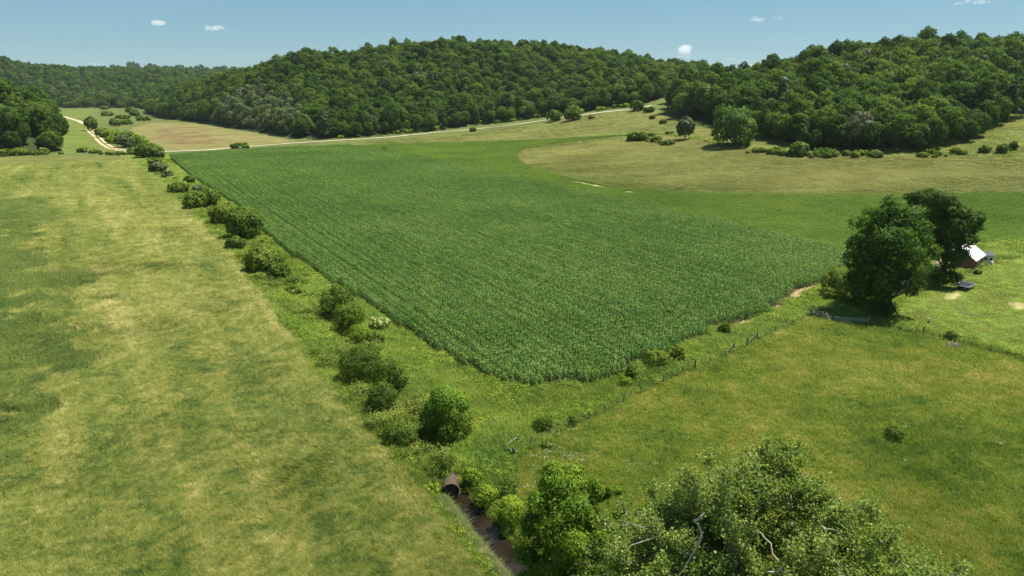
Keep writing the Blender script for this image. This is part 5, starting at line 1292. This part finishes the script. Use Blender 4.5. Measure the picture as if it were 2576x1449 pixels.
    for pts, rad in [([at(1775, 1290, -3), at(1748, 1310, -3), at(1770, 1340, -3.2), at(1745, 1395, -3.5), at(1700, 1460, -4), at(1690, 1520, -4)], [.11, .2, .15, .14, .11, .1]), ([at(1745, 1395, -3.5), at(1720, 1390, -3.2), at(1690, 1378, -3)], [.07, .05, .03]),
                     ([at(2072, 1325, -2), at(2085, 1350, -2), at(2105, 1375, -2.2)], [.09, .07, .04]), ([at(2070, 1325, -2), at(2112, 1338, -1.5)], [.06, .03]), ([at(2080, 1370, -3), at(2090, 1395, -3), at(2112, 1425, -3.2), at(2150, 1470, -3)], [.1, .08, .06, .05]), ([at(2062, 1378, -3), at(2050, 1410, -3), at(2038, 1445, -3)], [.08, .05, .03]),
                     ([at(1900, 1330, -2), at(1935, 1370, -2), at(1965, 1420, -2)], [.09, .12, .14]), ([at(1815, 1230, 0), at(1822, 1275, 0), at(1840, 1300, -.5)], [.06, .09, .1]), ([at(1930, 1440, -4), at(1965, 1435, -4), at(1990, 1470, -4)], [.12, .15, .16])]:
        m = MB(); m.tube(*snag(pts, rad), 7); m.build('dead_snag', M_SNAG, t, True)
cottonwood()

# ------------------------------------------------------------------ fair-weather clouds far beyond the hills
def cloud_mat(name, dens):
    m, nt, out = new_mat(name)
    v = nd(nt, 'ShaderNodeVolumePrincipled', None, Color=(1, 1, 1, 1), Density=dens, Anisotropy=.2)
    nt.links.new(v.outputs[0], out.inputs['Volume']); return m
CM = {'thick': cloud_mat('cloud_thick', .008), 'thin': cloud_mat('cloud_thin', .004), 'faint': cloud_mat('cloud_faint', .0022)}
def cloud(u, v, wd, hd, kind, label, seed):
    D = 11000.0; d = rays(u, v); k = D / np.linalg.norm(d); c = Vector(d * k) + Vector((0, 0, CAM_H)); mpp = D * KD; rg = np.random.default_rng(seed)
    bm = bmesh.new(); n = 15 if kind != 'faint' else 8
    for i in range(n):
        f = (i + .5) / n * 2 - 1; r = (1 - .75 * f * f) * hd * .27 * rg.uniform(.6, 1.15)
        M = Matrix.Translation(((f * wd * .42 + rg.normal() * wd * .06) * mpp, rg.normal() * hd * .2 * mpp, (-hd * .3 + r * .8 + abs(rg.normal()) * hd * .17) * mpp)) @ Matrix.Diagonal((1.35, 1.2, .9, 1))
        bmesh.ops.create_icosphere(bm, subdivisions=3, radius=r * mpp, matrix=M)
    for vt in bm.verts:
        q = vt.co / (hd * mpp * .25); vt.co += vt.normal * (float(fbm(np.array([q.x + q.y]), np.array([q.z * 1.3 - q.y]), seed, 3)[0]) - .5) * hd * .16 * mpp if False else Vector()
    me = bpy.data.meshes.new('cloud'); bm.to_mesh(me); bm.free(); me.materials.append(CM[kind])
    rm = bpy.data.objects.new('cloud', me); COL.objects.link(rm); rm.location = c
    md = rm.modifiers.new('merge', 'REMESH'); md.mode = 'VOXEL'; md.voxel_size = hd * mpp * .05
    tag(rm, label, 'cloud', 'small clouds over the hills')
for q in [(397, 58, 34, 22, 'thick', 'bright white puff high over the gap between the valley ridge and the middle hill', 1), (536, 71, 54, 20, 'thick', 'flat-bottomed white cloud with a trailing wisp, next to the high bright puff', 2), (572, 74, 60, 8, 'faint', 'faint wisp trailing from the flat-bottomed cloud', 3),
          (240, 163, 40, 14, 'thin', 'pale cloud touching the valley ridge', 4), (293, 104, 56, 9, 'faint', 'faint grey wisp over the valley', 5), (112, 126, 40, 8, 'faint', 'faintest wisp over the valley ridge', 6), (1905, 49, 36, 18, 'thin', 'hazy square puff high between the two hills', 7), (1956, 45, 28, 15, 'faint', 'faint small puff beside the hazy square one', 8),
          (1722, 128, 28, 32, 'thick', 'towering white cloud rising behind the saddle', 9), (1716, 143, 46, 18, 'thick', 'white cloud base below the towering one at the saddle', 10), (1840, 149, 34, 10, 'thin', 'tiny pale cloud in the saddle sky', 11), (1878, 171, 28, 22, 'thick', 'small white cloud peeping over the saddle', 12), (2452, 6, 120, 18, 'thin', 'long pale cloud at the top edge over the wooded hill', 13), (2376, 63, 50, 7, 'faint', 'faint streak over the wooded hill', 14)]:
    cloud(*q)

# ------------------------------------------------------------------ valley haze
def haze():
    z0 = -4.5; z1 = 330.0; x0, x1, y0, y1 = -6300, 6300, -1500, 8800
    m = MB(); m.box(((x0 + x1) / 2, (y0 + y1) / 2, (z0 + z1) / 2), ((x1 - x0) / 2, 0, 0), (0, (y1 - y0) / 2, 0), (0, 0, (z1 - z0) / 2))
    mt, nt, out = new_mat('valley_haze'); v = nd(nt, 'ShaderNodeVolumePrincipled', None, Color=(.75, .87, 1.0, 1), Density=HAZE, Anisotropy=.3); nt.links.new(v.outputs[0], out.inputs['Volume'])
    o = m.build('haze', mt); tag(o, 'thin blue summer haze filling the valley', 'haze', None, 'stuff')
HAZE = .000035
haze()
